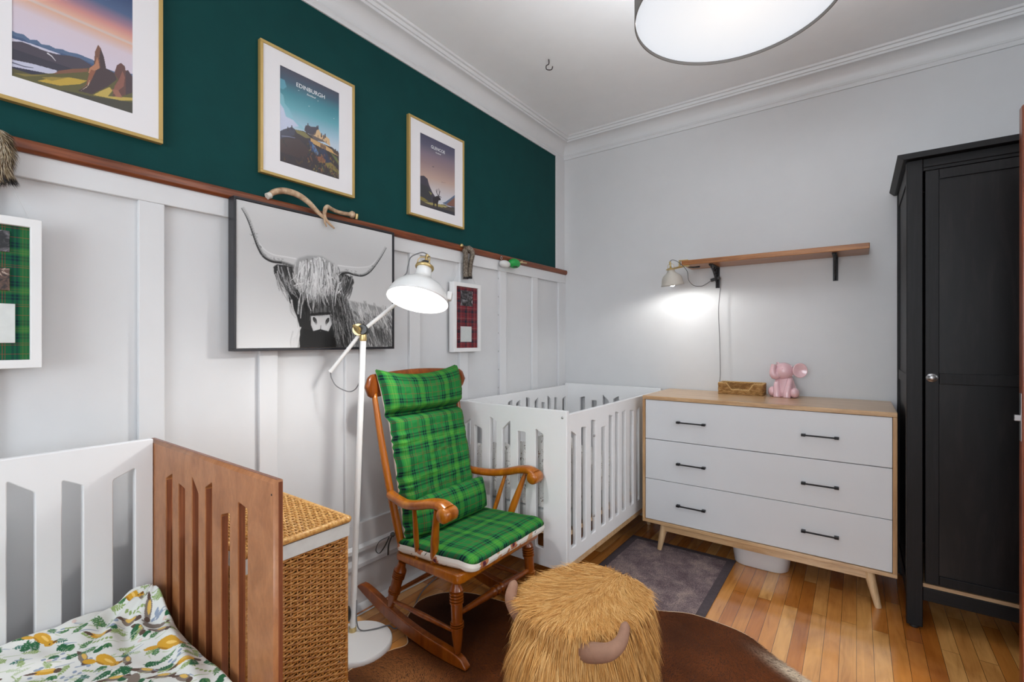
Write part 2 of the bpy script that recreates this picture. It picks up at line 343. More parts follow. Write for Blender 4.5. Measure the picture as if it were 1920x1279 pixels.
# ---------------- flat artwork: a small painter on arrays, shown as coloured mesh points ----------------
class Canvas:
    def __init__(s, w, h, asp):
        s.w, s.h, s.asp = w, h, asp; s.a = np.zeros((h, w, 3)); s.X, s.Y = np.meshgrid(np.linspace(0, 1, w), np.linspace(0, 1, h))
    def grad(s, stops, slope=0.0):
        t = s.Y + slope * s.X; p = [q[0] for q in stops]
        for c in range(3): s.a[..., c] = np.interp(t, p, [q[1][c] for q in stops])
    def poly(s, pts, col, alpha=1.0, soft=0):
        P = np.array(pts, float); i0 = int(max(0, P[:, 0].min() * s.w - 2)); i1 = int(min(s.w, P[:, 0].max() * s.w + 3)); j0 = int(max(0, P[:, 1].min() * s.h - 2)); j1 = int(min(s.h, P[:, 1].max() * s.h + 3))
        if i1 <= i0 or j1 <= j0: return
        X = s.X[j0:j1, i0:i1]; Y = s.Y[j0:j1, i0:i1]; ins = np.zeros(X.shape, bool)
        for (xa, ya), (xb, yb) in zip(P, np.roll(P, -1, 0)):
            if ya == yb: continue
            ins ^= ((ya > Y) != (yb > Y)) & (X < (xb - xa) * (Y - ya) / (yb - ya) + xa)
        m = ins.astype(float)
        for _ in range(soft):
            q = np.pad(m, 1, 'edge'); m = (q[:-2, 1:-1] + q[2:, 1:-1] + q[1:-1, :-2] + q[1:-1, 2:] + 2 * m) / 6
        m = (m * alpha)[..., None]; s.a[j0:j1, i0:i1] = s.a[j0:j1, i0:i1] * (1 - m) + np.array(col[:3]) * m
    def stroke(s, pts, r0, r1, col, alpha=1.0):
        n = len(pts) - 1
        for k_ in range(n):
            (xa, ya), (xb, yb) = pts[k_], pts[k_ + 1]; ra = r0 + (r1 - r0) * k_ / n; rb = r0 + (r1 - r0) * (k_ + 1) / n; R = max(ra, rb) + 1.5 / s.w
            i0 = int(max(0, (min(xa, xb) - R) * s.w)); i1 = int(min(s.w, (max(xa, xb) + R) * s.w + 2)); j0 = int(max(0, (min(ya, yb) - R / s.asp) * s.h)); j1 = int(min(s.h, (max(ya, yb) + R / s.asp) * s.h + 2))
            if i1 <= i0 or j1 <= j0: continue
            X = s.X[j0:j1, i0:i1]; Y = s.Y[j0:j1, i0:i1] * s.asp; dx, dy = xb - xa, (yb - ya) * s.asp; q = dx * dx + dy * dy + 1e-12
            t = np.clip(((X - xa) * dx + (Y - ya * s.asp) * dy) / q, 0, 1); d = np.hypot(X - xa - t * dx, Y - ya * s.asp - t * dy); r = ra + (rb - ra) * t
            m = (np.clip((r - d) * s.w + .5, 0, 1) * alpha)[..., None]; s.a[j0:j1, i0:i1] = s.a[j0:j1, i0:i1] * (1 - m) + np.array(col[:3]) * m
    def curve(s, pts, r0, r1, col, alpha=1.0, n=5):
        s.stroke([(p.x, p.y) for p in smooth_path([(a, b, 0) for a, b in pts], n)], r0, r1, col, alpha)
    def ell(s, cx, cy, rx, ry, ang, col, alpha=1.0):
        s.poly([(cx + rx * math.cos(t) * math.cos(ang) - ry * math.sin(t) * math.sin(ang), cy + (rx * math.cos(t) * math.sin(ang) + ry * math.sin(t) * math.cos(ang)) / s.asp) for t in np.linspace(0, 2 * PI, 15)[:-1]], col, alpha)
    def sheet(s, x, y0, y1, z0, z1):
        """upright sheet facing +x"""
        mb = MB(); ys = np.linspace(y0, y1, s.w); zs = np.linspace(z0, z1, s.h); YY, ZZ = np.meshgrid(ys, zs)
        mb.v = list(map(tuple, np.stack([np.full(YY.size, x), YY.ravel(), ZZ.ravel()], 1))); mb.uv = [(0, 0)] * len(mb.v)
        idx = np.arange(s.w * s.h).reshape(s.h, s.w); mb.f = list(map(tuple, np.stack([idx[:-1, :-1].ravel(), idx[:-1, 1:].ravel(), idx[1:, 1:].ravel(), idx[1:, :-1].ravel()], 1)))
        mb.col = s.rgba(); return mb
    def rgba(s): return np.concatenate([np.clip(s.a, 0, 1).reshape(-1, 3), np.ones((s.w * s.h, 1))], 1)
C3 = lambda r, g, b: srgb(r, g, b)[:3]
G = lambda v: C3(v, v, v)
jit = lambda a: random.uniform(-a, a)
ART = {
 'LHL':[(0.024,0.946),(0.045,0.902),(0.065,0.843),(0.086,0.766),(0.107,0.696),(0.135,0.64),(0.179,0.614),(0.231,0.614),(0.3,0.596)],
 'LHU':[(0.024,0.946),(0.051,0.908),(0.075,0.845),(0.096,0.777),(0.117,0.725),(0.149,0.685),(0.193,0.664),(0.254,0.662),(0.317,0.659)],
 'RHL':[(0.952,0.871),(0.908,0.78),(0.855,0.688),(0.811,0.629),(0.759,0.596),(0.699,0.596),(0.651,0.605),(0.593,0.585)],
 'RHU':[(0.952,0.871),(0.887,0.775),(0.823,0.694),(0.739,0.664),(0.661,0.657),(0.585,0.655)],
 'EL':[(0.189,0.577),(0.208,0.6),(0.261,0.6),(0.308,0.587),(0.324,0.5),(0.308,0.437),(0.261,0.452),(0.215,0.494),(0.193,0.53)],
 'ER':[(0.585,0.589),(0.641,0.592),(0.694,0.561),(0.699,0.53),(0.67,0.47),(0.621,0.432),(0.593,0.428)],
 'HEAD':[(0.231,0.496),(0.269,0.413),(0.276,0.345),(0.3,0.268),(0.317,0.24),(0.337,0.161),(0.341,0.1),(0.324,-0.011),(0.72,-0.017),(0.689,0.074),(0.641,0.214),(0.613,0.376),(0.613,0.539),(0.585,0.6),(0.324,0.6),(0.261,0.59)],
 'BODY':[(0.603,0.408),(0.661,0.38),(0.759,0.367),(0.865,0.352),(1.006,0.315),(1.006,-0.02),(0.661,-0.015)],
 'NOSE':[(0.408,0.24),(0.466,0.245),(0.528,0.256),(0.542,0.183),(0.52,0.127),(0.466,0.133),(0.424,0.124),(0.408,0.173)],
 'NOS1':[(0.432,0.21)],
 'NOS2':[(0.513,0.208)],
 'LOCK':[(0.3,0.596),(0.332,0.666),(0.39,0.697),(0.475,0.708),(0.546,0.67),(0.593,0.601),(0.579,0.513),(0.528,0.423),(0.475,0.354),(0.415,0.306),(0.39,0.387),(0.341,0.461),(0.317,0.518)],
 'MUZ':[(0.411,0.255),(0.432,0.308),(0.475,0.343),(0.515,0.315),(0.534,0.262)],
 'BIB':[(0.285,0.0),(0.3,0.07),(0.332,0.1),(0.341,0.0)],
 's_far':[(0.0,0.327),(0.041,0.322),(0.089,0.33),(0.138,0.309),(0.19,0.325),(0.223,0.306),(0.283,0.319),(0.327,0.312),(0.383,0.325),(0.435,0.322),(0.509,0.335),(0.569,0.332),(0.636,0.33),(0.755,0.301),(0.825,0.299),(1.007,0.338)],
 's_mid':[(-0.004,0.247),(0.082,0.273),(0.156,0.27),(0.257,0.265),(0.364,0.275),(0.435,0.296),(0.528,0.306),(0.606,0.288),(0.654,0.27),(0.509,0.205),(0.346,0.143),(0.242,0.13),(0.112,0.125),(-0.004,0.122)],
 's_loch':[(-0.004,0.119),(0.156,0.14),(0.346,0.151),(0.294,0.112),(0.156,0.091),(-0.004,0.07)],
 's_snow':[(0.0,0.273),(0.071,0.278),(0.156,0.283),(0.257,0.283),(0.372,0.283),(0.283,0.257),(0.112,0.257),(0.0,0.247)],
 's_low':[(-0.004,0.07),(0.156,0.091),(0.294,0.109),(0.156,0.062),(-0.004,0.018)],
 's_green':[(-0.004,0.018),(0.156,0.062),(0.309,0.119),(0.454,0.2),(0.606,0.255),(0.807,0.283),(1.004,0.288),(1.004,0.008),(-0.004,0.005)],
 's_red':[(0.32,0.117),(0.353,0.153),(0.465,0.203),(0.587,0.247),(0.595,0.223),(0.454,0.169)],
 's_y1':[(0.19,0.026),(0.283,0.073),(0.435,0.13),(0.502,0.14),(0.587,0.151),(0.528,0.106),(0.364,0.044)],
 's_y2':[(0.639,0.055),(0.703,0.106),(0.784,0.161),(0.807,0.138),(0.766,0.083),(0.996,0.138),(1.004,0.117),(0.888,0.083)],
 's_tower':[(0.587,0.125),(0.606,0.2),(0.595,0.242),(0.643,0.283),(0.654,0.403),(0.68,0.465),(0.703,0.447),(0.732,0.384),(0.751,0.301),(0.825,0.288),(0.848,0.242),(0.766,0.161),(0.625,0.057),(0.509,0.049),(0.576,0.104)],
 's_lit':[(0.595,0.216),(0.606,0.255),(0.654,0.304),(0.673,0.366),(0.684,0.332),(0.695,0.283),(0.654,0.252),(0.636,0.21)],
 's_rock2':[(0.825,0.288),(0.848,0.358),(0.885,0.39),(0.922,0.374),(0.929,0.34),(0.952,0.353),(1.004,0.299),(1.004,0.195),(0.911,0.13),(0.807,0.091),(0.825,0.179),(0.859,0.244)],
 's_r2l':[(0.866,0.247),(0.9,0.33),(0.922,0.283),(0.911,0.205),(0.814,0.112),(0.825,0.179)],
 'e_hill':[(0.004,0.31),(0.119,0.37),(0.193,0.401),(0.248,0.39),(0.381,0.406),(0.5,0.39),(0.578,0.357),(0.744,0.344),(0.87,0.346),(0.956,0.313),(0.996,0.269),(0.996,-0.003),(-0.004,0.003)],
 'e_castle':[(0.393,0.413),(0.4,0.46),(0.448,0.491),(0.5,0.486),(0.6,0.506),(0.641,0.483),(0.681,0.434),(0.744,0.455),(0.763,0.442),(0.819,0.426),(0.826,0.351),(0.744,0.37),(0.559,0.351),(0.5,0.39)],
 'e_roof':[(0.393,0.439),(0.448,0.491),(0.5,0.481),(0.619,0.512),(0.63,0.473),(0.541,0.411),(0.422,0.395)],
 'e_wall':[(0.496,0.362),(0.763,0.336),(0.956,0.3),(0.996,0.295),(0.996,0.269),(0.763,0.289),(0.659,0.297),(0.496,0.313)],
 'e_lit':[(0.6,0.486),(0.641,0.483),(0.681,0.434),(0.744,0.455),(0.763,0.442),(0.819,0.426),(0.837,0.346),(0.7,0.388),(0.541,0.398),(0.578,0.421)],
 'e_blue':[(0.519,0.305),(0.57,0.289),(0.63,0.227),(0.619,0.196),(0.578,0.202),(0.519,0.266)],
 'e_blue2':[(0.641,0.269),(0.744,0.292),(0.826,0.204),(0.893,0.137),(0.744,0.147),(0.641,0.189)],
 'e_or':[(0.6,0.181),(0.681,0.199),(0.752,0.176),(0.744,0.14),(0.659,0.129),(0.6,0.147)],
 'e_ye':[(0.744,0.14),(0.848,0.168),(0.933,0.134),(0.996,0.093),(0.996,0.065),(0.87,0.093),(0.785,0.096)],
 'e_gr':[(0.826,0.284),(0.956,0.245),(0.996,0.199),(0.996,0.16),(0.915,0.222)],
 'e_old':[(0.004,0.31),(0.081,0.354),(0.193,0.403),(0.248,0.385),(0.23,0.323),(0.048,0.253),(0.004,0.22)],
 'e_cloud':[(0.004,0.607),(0.063,0.563),(0.1,0.488),(0.211,0.481),(0.304,0.437),(0.193,0.401),(0.004,0.315)],
 'e_text':[(0.263,0.85),(0.744,0.866),(0.263,0.894),(0.422,0.809),(0.589,0.819)],
 'g_left':[(0.007,0.406),(0.111,0.426),(0.207,0.403),(0.248,0.328),(0.333,0.243),(0.419,0.189),(0.474,0.14),(0.474,0.01),(0.007,0.0)],
 'g_right':[(1.0,0.318),(0.863,0.243),(0.711,0.165),(0.622,0.134),(0.8,0.121),(1.0,0.124)],
 'g_rr':[(1.0,0.282),(0.863,0.204),(0.741,0.134),(0.83,0.127),(1.0,0.14)],
 'g_floor':[(0.007,0.075),(0.196,0.065),(0.474,0.09),(0.681,0.124),(0.83,0.111),(1.0,0.132),(1.0,0.0),(0.007,0.0)],
 'g_y':[(0.111,0.065),(0.389,0.098),(0.741,0.111),(0.622,0.07),(0.248,0.054)],
 'g_stag':[(0.348,0.168),(0.474,0.212),(0.519,0.212),(0.578,0.186),(0.57,0.163),(0.519,0.155),(0.5,0.116),(0.489,0.049),(0.463,0.044),(0.452,0.093),(0.404,0.093),(0.396,0.044),(0.367,0.044),(0.356,0.121)],
 'g_a1':[(0.504,0.217),(0.463,0.253),(0.47,0.305)],
 'g_a2':[(0.519,0.22),(0.541,0.266),(0.519,0.32)],
 'g_a3':[(0.533,0.214),(0.593,0.209)],
 'g_text':[(0.304,0.853),(0.696,0.863),(0.304,0.902),(0.433,0.824),(0.578,0.822)],
}

def paint_skye():
    c = Canvas(250, 356, 0.385 / 0.269); A = ART
    c.grad([(0.28, C3(206, 198, 214)), (0.50, C3(210, 196, 206)), (0.585, C3(214, 172, 150)), (0.60, C3(206, 190, 186)), (0.62, C3(218, 170, 150)), (0.68, C3(204, 142, 136)), (0.74, C3(150, 118, 138)), (0.82, C3(74, 96, 132)), (1.0, C3(40, 60, 104))], 0.02)
    c.poly(A['s_far'] + [(1.01, .2), (-.01, .2)], C3(82, 104, 136)); c.poly([(a, b - .03) for a, b in A['s_far']] + [(1.01, .2), (-.01, .2)], C3(64, 86, 122))
    c.poly(A['s_snow'], C3(196, 194, 210)); c.poly(A['s_mid'], C3(72, 66, 78)); c.poly([(-.01, .2)] + [(a, b) for a, b in A['s_mid'][9:]] , C3(56, 54, 68)); c.poly(A['s_loch'], C3(190, 192, 212)); c.poly(A['s_low'], C3(50, 50, 68))
    c.stroke([(.0, .1), (.1, .1), (.16, .112)], .006, .003, C3(58, 62, 88))
    c.poly([(-.01, .06), (.156, .062), (.309, .119), (.5, .2), (.7, .26), (.85, .27), (1.01, .2), (1.01, -.01), (-.01, -.01)], C3(84, 80, 52)); c.poly(A['s_green'], C3(92, 88, 52)); c.poly(A['s_red'], C3(124, 84, 66))
    c.poly([(.4, .02), (.62, .04), (.8, .07), (1.01, .1), (1.01, -.01), (.3, -.01)], C3(66, 64, 54))
    c.poly(A['s_y1'], C3(186, 156, 62)); c.poly([(.22, .06), (.3, .09), (.42, .12), (.3, .06)], C3(150, 130, 60)); c.poly([(.02, .03), (.15, .06), (.27, .09), (.1, .03)], C3(128, 114, 58))
    c.poly(A['s_tower'], C3(70, 56, 60)); c.poly([(.645, .28), (.654, .403), (.68, .465), (.703, .447), (.69, .36), (.70, .29)], C3(120, 82, 66))
    c.poly(A['s_lit'], C3(176, 122, 92)); c.poly([(.60, .20), (.62, .25), (.66, .25), (.61, .14), (.53, .07), (.58, .12)], C3(140, 88, 66)); c.poly([(.60, .12), (.61, .17), (.585, .10), (.53, .055)], C3(214, 190, 160))
    c.poly(A['s_rock2'], C3(98, 66, 62)); c.poly(A['s_r2l'], C3(136, 88, 76)); c.poly([(.93, .33), (.952, .353), (1.01, .29), (1.01, .19), (.93, .14)], C3(72, 56, 62)); c.poly(A['s_y2'], C3(188, 164, 84)); c.poly([(.80, .15), (.84, .10), (.9, .11), (.86, .16)], C3(150, 100, 84))
    c.stroke([(.27, .255), (.3, .245), (.33, .22)], .006, .002, C3(226, 224, 230)); return c
def paint_edinburgh():
    c = Canvas(190, 272, 0.387 / 0.27); A = ART
    c.grad([(.35, C3(184, 200, 214)), (.45, C3(150, 186, 204)), (.6, C3(84, 158, 172)), (.74, C3(50, 128, 142)), (.86, C3(50, 82, 104)), (.96, C3(62, 66, 84)), (1.0, C3(60, 62, 80))], -0.03)
    c.poly([(0, .42), (0, .72), (.06, .70), (.08, .62), (.15, .58), (.22, .50), (.34, .46), (.42, .42)], C3(128, 184, 198), .7, 2); c.poly(A['e_cloud'], C3(190, 198, 220), 1, 2); c.poly([(0, .86), (.08, .86), (.11, .80), (.06, .76), (0, .76)], C3(86, 158, 178), .8, 1)
    c.poly(A['e_hill'], C3(54, 44, 48)); c.poly([(.0, .24), (.3, .30), (.5, .22), (.4, .1), (0, .1)], C3(70, 52, 50), .7, 3)
    for _ in range(70): 
        x, y = random.random(), random.uniform(0, .3); c.stroke([(x, y), (x + jit(.05), y + .03)], .012, .004, random.choice([C3(66, 50, 46), C3(44, 40, 46), C3(84, 66, 40), C3(40, 46, 40)]), .6)
    c.poly([(.24, .39), (.40, .40), (.50, .36), (.42, .34), (.27, .36)], C3(120, 112, 66)); c.poly(A['e_old'], C3(62, 62, 78)); c.stroke([(.04, .27), (.15, .29), (.24, .30)], .008, .005, C3(112, 114, 138))
    c.poly(A['e_castle'], C3(96, 84, 82)); c.poly(A['e_roof'], C3(64, 60, 72)); c.poly(A['e_lit'], C3(206, 172, 128)); c.poly(A['e_wall'], C3(196, 156, 100)); c.poly([(.66, .34), (.76, .33), (.76, .29), (.66, .30)], C3(120, 92, 70))
    for x, y in ((.42, .47), (.45, .5), (.6, .51), (.62, .52), (.68, .45), (.745, .46), (.72, .44), (.13, .38), (.19, .41), (.93, .33), (.97, .32)): c.stroke([(x, y - .03), (x, y + .005)], .012, .008, C3(58, 54, 66))
    for x in (.56, .62, .70, .76): c.stroke([(x, .43 - (x - .56) * .2), (x, .41 - (x - .56) * .2)], .006, .006, C3(110, 86, 70))
    c.poly([(.85, .33), (.93, .33), (.99, .31), (.99, .27), (.9, .29)], C3(70, 58, 52))
    c.poly(A['e_blue2'], C3(46, 52, 76), 1, 2); c.poly([(.46, .33), (.53, .32), (.6, .22), (.5, .22)], C3(50, 64, 100), 1, 1); c.poly(A['e_blue'], C3(84, 118, 162), 1, 1); c.poly(A['e_or'], C3(150, 92, 62), .8, 2); c.poly(A['e_ye'], C3(140, 124, 60), .8, 2); c.poly(A['e_gr'], C3(100, 112, 62), .9, 1)
    for _ in range(150):
        x = random.uniform(.45, 1); y = random.uniform(.02, .30 - (x - .45) * .15); c.stroke([(x, y), (x + jit(.03), y - random.uniform(.01, .05))], .009, .003, random.choice([C3(48, 42, 48), C3(60, 52, 52), C3(44, 50, 66), C3(150, 96, 60), C3(150, 132, 62), C3(70, 80, 56)]), .55)
    for x, y in ((.47, .70), (.3, .82), (.62, .80), (.9, .68)): c.ell(x, y, .012, .004, .3, C3(190, 214, 222), .8)
    return c
def paint_glencoe():
    c = Canvas(170, 244, 0.387 / 0.27); A = ART
    c.grad([(.12, C3(206, 208, 216)), (.28, C3(198, 188, 188)), (.42, C3(186, 158, 146)), (.60, C3(152, 128, 130)), (.75, C3(126, 112, 126)), (.86, C3(88, 86, 108)), (1.0, C3(66, 68, 92))], -.04)
    c.poly(A['g_right'], C3(92, 106, 132)); c.poly(A['g_rr'], C3(128, 88, 74)); c.poly(A['g_left'], C3(66, 62, 74)); c.poly([(.02, .3), (.2, .3), (.33, .2), (.3, .1), (.02, .08)], C3(58, 58, 62), 1, 2)
    c.poly([(.24, .24), (.33, .22), (.30, .19)], C3(140, 138, 84)); c.poly(A['g_floor'], C3(80, 72, 66)); c.poly([(0, .0), (1, .0), (1, .06), (.6, .05), (.3, .03), (0, .02)], C3(54, 52, 60)); c.poly(A['g_y'], C3(162, 150, 90)); c.poly([(.62, .10), (.8, .11), (.7, .08)], C3(170, 160, 110))
    c.poly([(.0, .13), (.12, .12), (.25, .09), (.1, .07), (0, .08)], C3(128, 116, 62)); c.poly(A['g_stag'], C3(42, 36, 42))
    for k_ in ('g_a1', 'g_a2', 'g_a3'): c.stroke(A[k_], .010, .006, C3(42, 36, 42))
    c.stroke([(.54, .266), (.57, .30)], .006, .004, C3(42, 36, 42)); c.stroke([(.463, .253), (.44, .29)], .006, .004, C3(42, 36, 42))
    c.ell(.36, .60, .03, .007, .2, C3(88, 78, 90)); c.stroke([(.6, .43), (.72, .44)], .006, .003, C3(120, 104, 110), .6); return c
def paint_cow():
    c = Canvas(470, 360, 0.542 / 0.71); A = ART
    c.grad([(0, G(214)), (.4, G(206)), (.75, G(198)), (1, G(206))])
    d = np.exp(-(((c.X - .62) / .45) ** 2 + ((c.Y - .75) / .3) ** 2))[..., None]; c.a = c.a * (1 - .12 * d)
    c.poly(A['BODY'], G(150), 1, 8)
    for _ in range(420):
        x = random.uniform(.6, 1.0); y = random.uniform(0, .40 - .12 * max(0, x - .66)); l = random.uniform(.05, .13); v = random.choice([40, 60, 90, 130, 190, 210]) if y < .3 else random.choice([130, 170, 200, 215])
        c.curve([(x, y), (x + .012 + jit(.01), y - l * .5), (x + .03 + jit(.015), y - l)], .0035, .0012, G(v), .65, 3)
    for _ in range(200):
        x = random.uniform(.62, .98); y = random.uniform(0, .12); c.stroke([(x, y + .06), (x + .02, y - .03)], .003, .001, G(random.choice([30, 50, 110])), .6)
    c.poly(A['HEAD'], G(26), 1, 2); c.poly(A['BIB'], G(200), .6, 2); c.poly([(.34, .0), (.70, .0), (.64, .16), (.5, .12), (.36, .14)], G(12), 1, 3)
    for _ in range(330):
        x = random.uniform(.56, .72); y = random.uniform(.02, .45); x = x - max(0, (y - .2)) * .35; l = random.uniform(.08, .2)
        c.curve([(x, y), (x + .012 + jit(.012), y - l * .5), (x + .02 + jit(.02), y - l)], .003, .001, G(random.choice([20, 30, 60, 90, 130, 160])), .7, 3)
    for k_ in ('EL', 'ER'): c.poly(A[k_], G(44), 1, 2)
    for _ in range(120):
        x = random.uniform(.20, .32); y = random.uniform(.47, .60); c.curve([(x, y), (x + .01, y - .05), (x + .03 + jit(.02), y - .1 - jit(.04))], .0028, .001, G(random.choice([20, 60, 110, 160, 190])), .8, 3)
        x = random.uniform(.60, .69); y = random.uniform(.48, .60); c.curve([(x, y), (x - .01, y - .05), (x - .03 + jit(.015), y - .1)], .0028, .001, G(random.choice([20, 60, 100, 150])), .8, 3)
    for lo, up, k_ in ((A['LHL'], A['LHU'], 1), (A['RHL'], A['RHU'], -1)):
        c.poly(lo + up[::-1], G(196), 1, 1); c.curve(up, .001, .004, G(216), .8)
        for o_ in range(5): c.curve([(a + k_ * .003 * o_, b + .0035 * o_) for a, b in lo], .0012, .0075 - .0012 * o_, G(32 + 34 * o_), .45)
        c.curve(lo[:-1] if k_ == 1 else lo, .0015, .0055, G(34), .95)
        for _ in range(26):
            i = random.randrange(2, len(lo) - 1); a, b = lo[i]; a += jit(.02); b += random.uniform(0, .03); c.stroke([(a, b), (a + jit(.012), b + jit(.01))], .003, .001, G(random.choice([60, 90, 150])), .5)
    c.poly(A['LOCK'], G(150), .85, 14)
    for _ in range(120):
        x = random.uniform(.36, .56); y = random.uniform(.36, .58); c.curve([(x, y), (x + jit(.01), y - .06), (x + jit(.014), y - .13)], .0035, .001, G(random.choice([20, 34, 60])), .75, 3)
    for _ in range(430):
        x = random.gauss(.455, .060); x = min(.585, max(.315, x)); y = random.uniform(.47, .70) - abs(x - .46) * .35; l = random.uniform(.10, .34); dx = (x - .455) * .12 + jit(.014)
        e = y - l; lim = .285 + abs(x - .44) * .85 + random.random() ** .8 * .20
        if e < lim: e = lim
        c.curve([(x, y), (x + dx * .6 + jit(.008), (y + e) / 2), (x + dx + jit(.012), e)], .0032, .0011, G(random.choice([70, 110, 160, 196, 208, 220, 226, 230])), .7, 4)
    for p in ([(.33, .48), (.345, .4), (.335, .33), (.33, .25)], [(.35, .47), (.36, .38), (.35, .3), (.345, .22)], [(.385, .40), (.39, .33), (.41, .28)], [(.48, .42), (.49, .35), (.52, .30), (.54, .25)], [(.56, .45), (.545, .36), (.555, .28)], [(.43, .38), (.42, .3), (.425, .26)], [(.585, .5), (.57, .42), (.565, .33)], [(.29, .35), (.30, .28), (.32, .22), (.33, .15)], [(.285, .32), (.29, .26), (.315, .22)], [(.50, .46), (.50, .40), (.525, .33)], [(.345, .15), (.325, .09), (.32, .02)], [(.30, .12), (.288, .05), (.29, .0)]):
        for _ in range(3): c.curve([(a + jit(.004), b) for a, b in p], .0032, .0012, G(random.choice([180, 200, 215])), .8)
    for _ in range(90):
        x = random.uniform(.33, .60); y = random.uniform(.25, .42); c.stroke([(x, y), (x + jit(.01), y - .07)], .003, .001, G(random.choice([16, 50, 120])), .6)
    c.poly(A['MUZ'], G(64), .8, 3)
    for _ in range(70): 
        x = random.uniform(.43, .52); c.stroke([(x, .34 - random.random() * .07), (x + jit(.008), .25)], .0025, .001, G(random.choice([40, 90, 130])), .6)
    c.poly(A['NOSE'], G(196), 1, 2); c.poly([(a * .8 + .47 * .2, b * .8 + .19 * .2) for a, b in A['NOSE']], G(206), .8, 3)
    for (x, y), k_ in ((A['NOS1'][0], 1), (A['NOS2'][0], -1)): c.ell(x, y, .011, .020, .5 * k_, G(24), .95); c.ell(x + .008 * k_, y - .02, .008, .012, 0, G(110), .6)
    c.stroke([(.468, .13), (.47, .17)], .004, .002, G(120)); c.stroke([(.42, .118), (.468, .135), (.52, .118)], .005, .005, G(20)); c.stroke([(.41, .25), (.466, .262), (.53, .268)], .008, .006, G(20), .9)
    return c

def text_mesh(s, size, M, shear=0.0, ext=0.0002, width=None):
    cu = bpy.data.curves.new('t', 'FONT'); cu.body = s; cu.size = size; cu.align_x = 'CENTER'; cu.align_y = 'CENTER'; cu.extrude = ext; cu.shear = shear; cu.resolution_u = 3
    o = bpy.data.objects.new('t', cu); COL.objects.link(o); me = bpy.data.meshes.new_from_object(o.evaluated_get(bpy.context.evaluated_depsgraph_get()))
    bpy.data.objects.remove(o); bpy.data.curves.remove(cu)
    if width:
        xs = [v.co.x for v in me.vertices]; me.transform(Matrix.Diagonal((width / (max(xs) - min(xs)), 1, 1, 1)))
    me.transform(M); me.materials.clear(); return me
# ---------------- pictures on the left wall ----------------
PG = 'gold-framed travel posters on the green wall'
def gold_print(label, y0, y1, py0, py1, pz0, pz1, painter, title=None):
    z0, z1 = 1.910, 2.432; t = thing('framed_print', (XL, (y0 + y1) / 2, z0), label, 'picture', PG); fw = .0115; x0, x1 = XL + .002, XL + .0225
    fr = MB(); 
    for a in ((y0, z0, y1, z0 + fw), (y0, z1 - fw, y1, z1), (y0, z0 + fw, y0 + fw, z1 - fw), (y1 - fw, z0 + fw, y1, z1 - fw)): fr.box(x0, a[0], a[1], x1, a[2], a[3])
    obj('frame', fr, M_gold, t, bevel=.0012)
    mb = cut_panel([(y0 + fw, z0 + fw), (y1 - fw, z0 + fw), (y1 - fw, z1 - fw), (y0 + fw, z1 - fw)], [[(py0, pz0), (py0, pz1), (py1, pz1), (py1, pz0)]], .0016, MX(x1 - .005), rnd=0, bev=.0003, orr=0)
    obj('mat_board', mb, M_mat, t)
    c = painter(); obj('poster', c.sheet(x1 - .0062, py0 - .002, py1 + .002, pz0 - .002, pz1 + .002), M_print, t)
    obj('backing_board', MB().box(x0, y0 + fw, z0 + fw, x1 - .008, y1 - fw, z1 - fw), M_mat, t)
    if title:
        T_ = Matrix(((0, 0, 1, x1 - .0058), (1, 0, 0, (py0 + py1) / 2), (0, 1, 0, 0), (0, 0, 0, 1))); h = pz1 - pz0
        m1 = T_.copy(); m1[2][3] = pz0 + h * .876
        obj('title', text_mesh(title, .0245, m1, width=(py1 - py0) * (.48 if len(title) > 7 else .40)), M_title, t)
        m2 = T_.copy(); m2[2][3] = pz0 + h * .822
        obj('subtitle', text_mesh('Scotland', .0105, m2, shear=.4, width=.042), M_title, t)
gold_print('gold-framed poster of a rocky pinnacle under a pink and blue sky', .170, .600, .249, .518, 1.981, 2.365, paint_skye)
gold_print('gold-framed poster of a castle on a hill under a teal sky', .920, 1.350, 1.0, 1.27, 1.977, 2.364, paint_edinburgh, 'EDINBURGH')
gold_print('gold-framed poster of a stag in a valley under a mauve sky', 1.678, 2.108, 1.760, 2.030, 1.975, 2.362, paint_glencoe, 'GLENCOE')

t = thing('canvas_picture', (XL + .02, 1.17, 1.213), 'black-framed black and white picture of a long-horned shaggy cow', 'picture'); x0, x1, y0, y1, z0, z1 = XL + .022, XL + .066, .803, 1.545, 1.212, 1.781
fr = MB()
for a in ((y0, z0, y1, z0 + .009), (y0, z1 - .009, y1, z1), (y0, z0 + .009, y0 + .009, z1 - .009), (y1 - .009, z0 + .009, y1, z1 - .009)): fr.box(x0, a[0], a[1], x1, a[2], a[3])
obj('frame', fr, M_fblack, t, bevel=.001)
obj('canvas', paint_cow().sheet(x1 - .004, y0 + .011, y1 - .011, z0 + .011, z1 - .011), M_canvas, t)
obj('stretcher_board', MB().box(x0 + .002, y0 + .011, z0 + .011, x1 - .0055, y1 - .011, z1 - .011), M_mat, t)

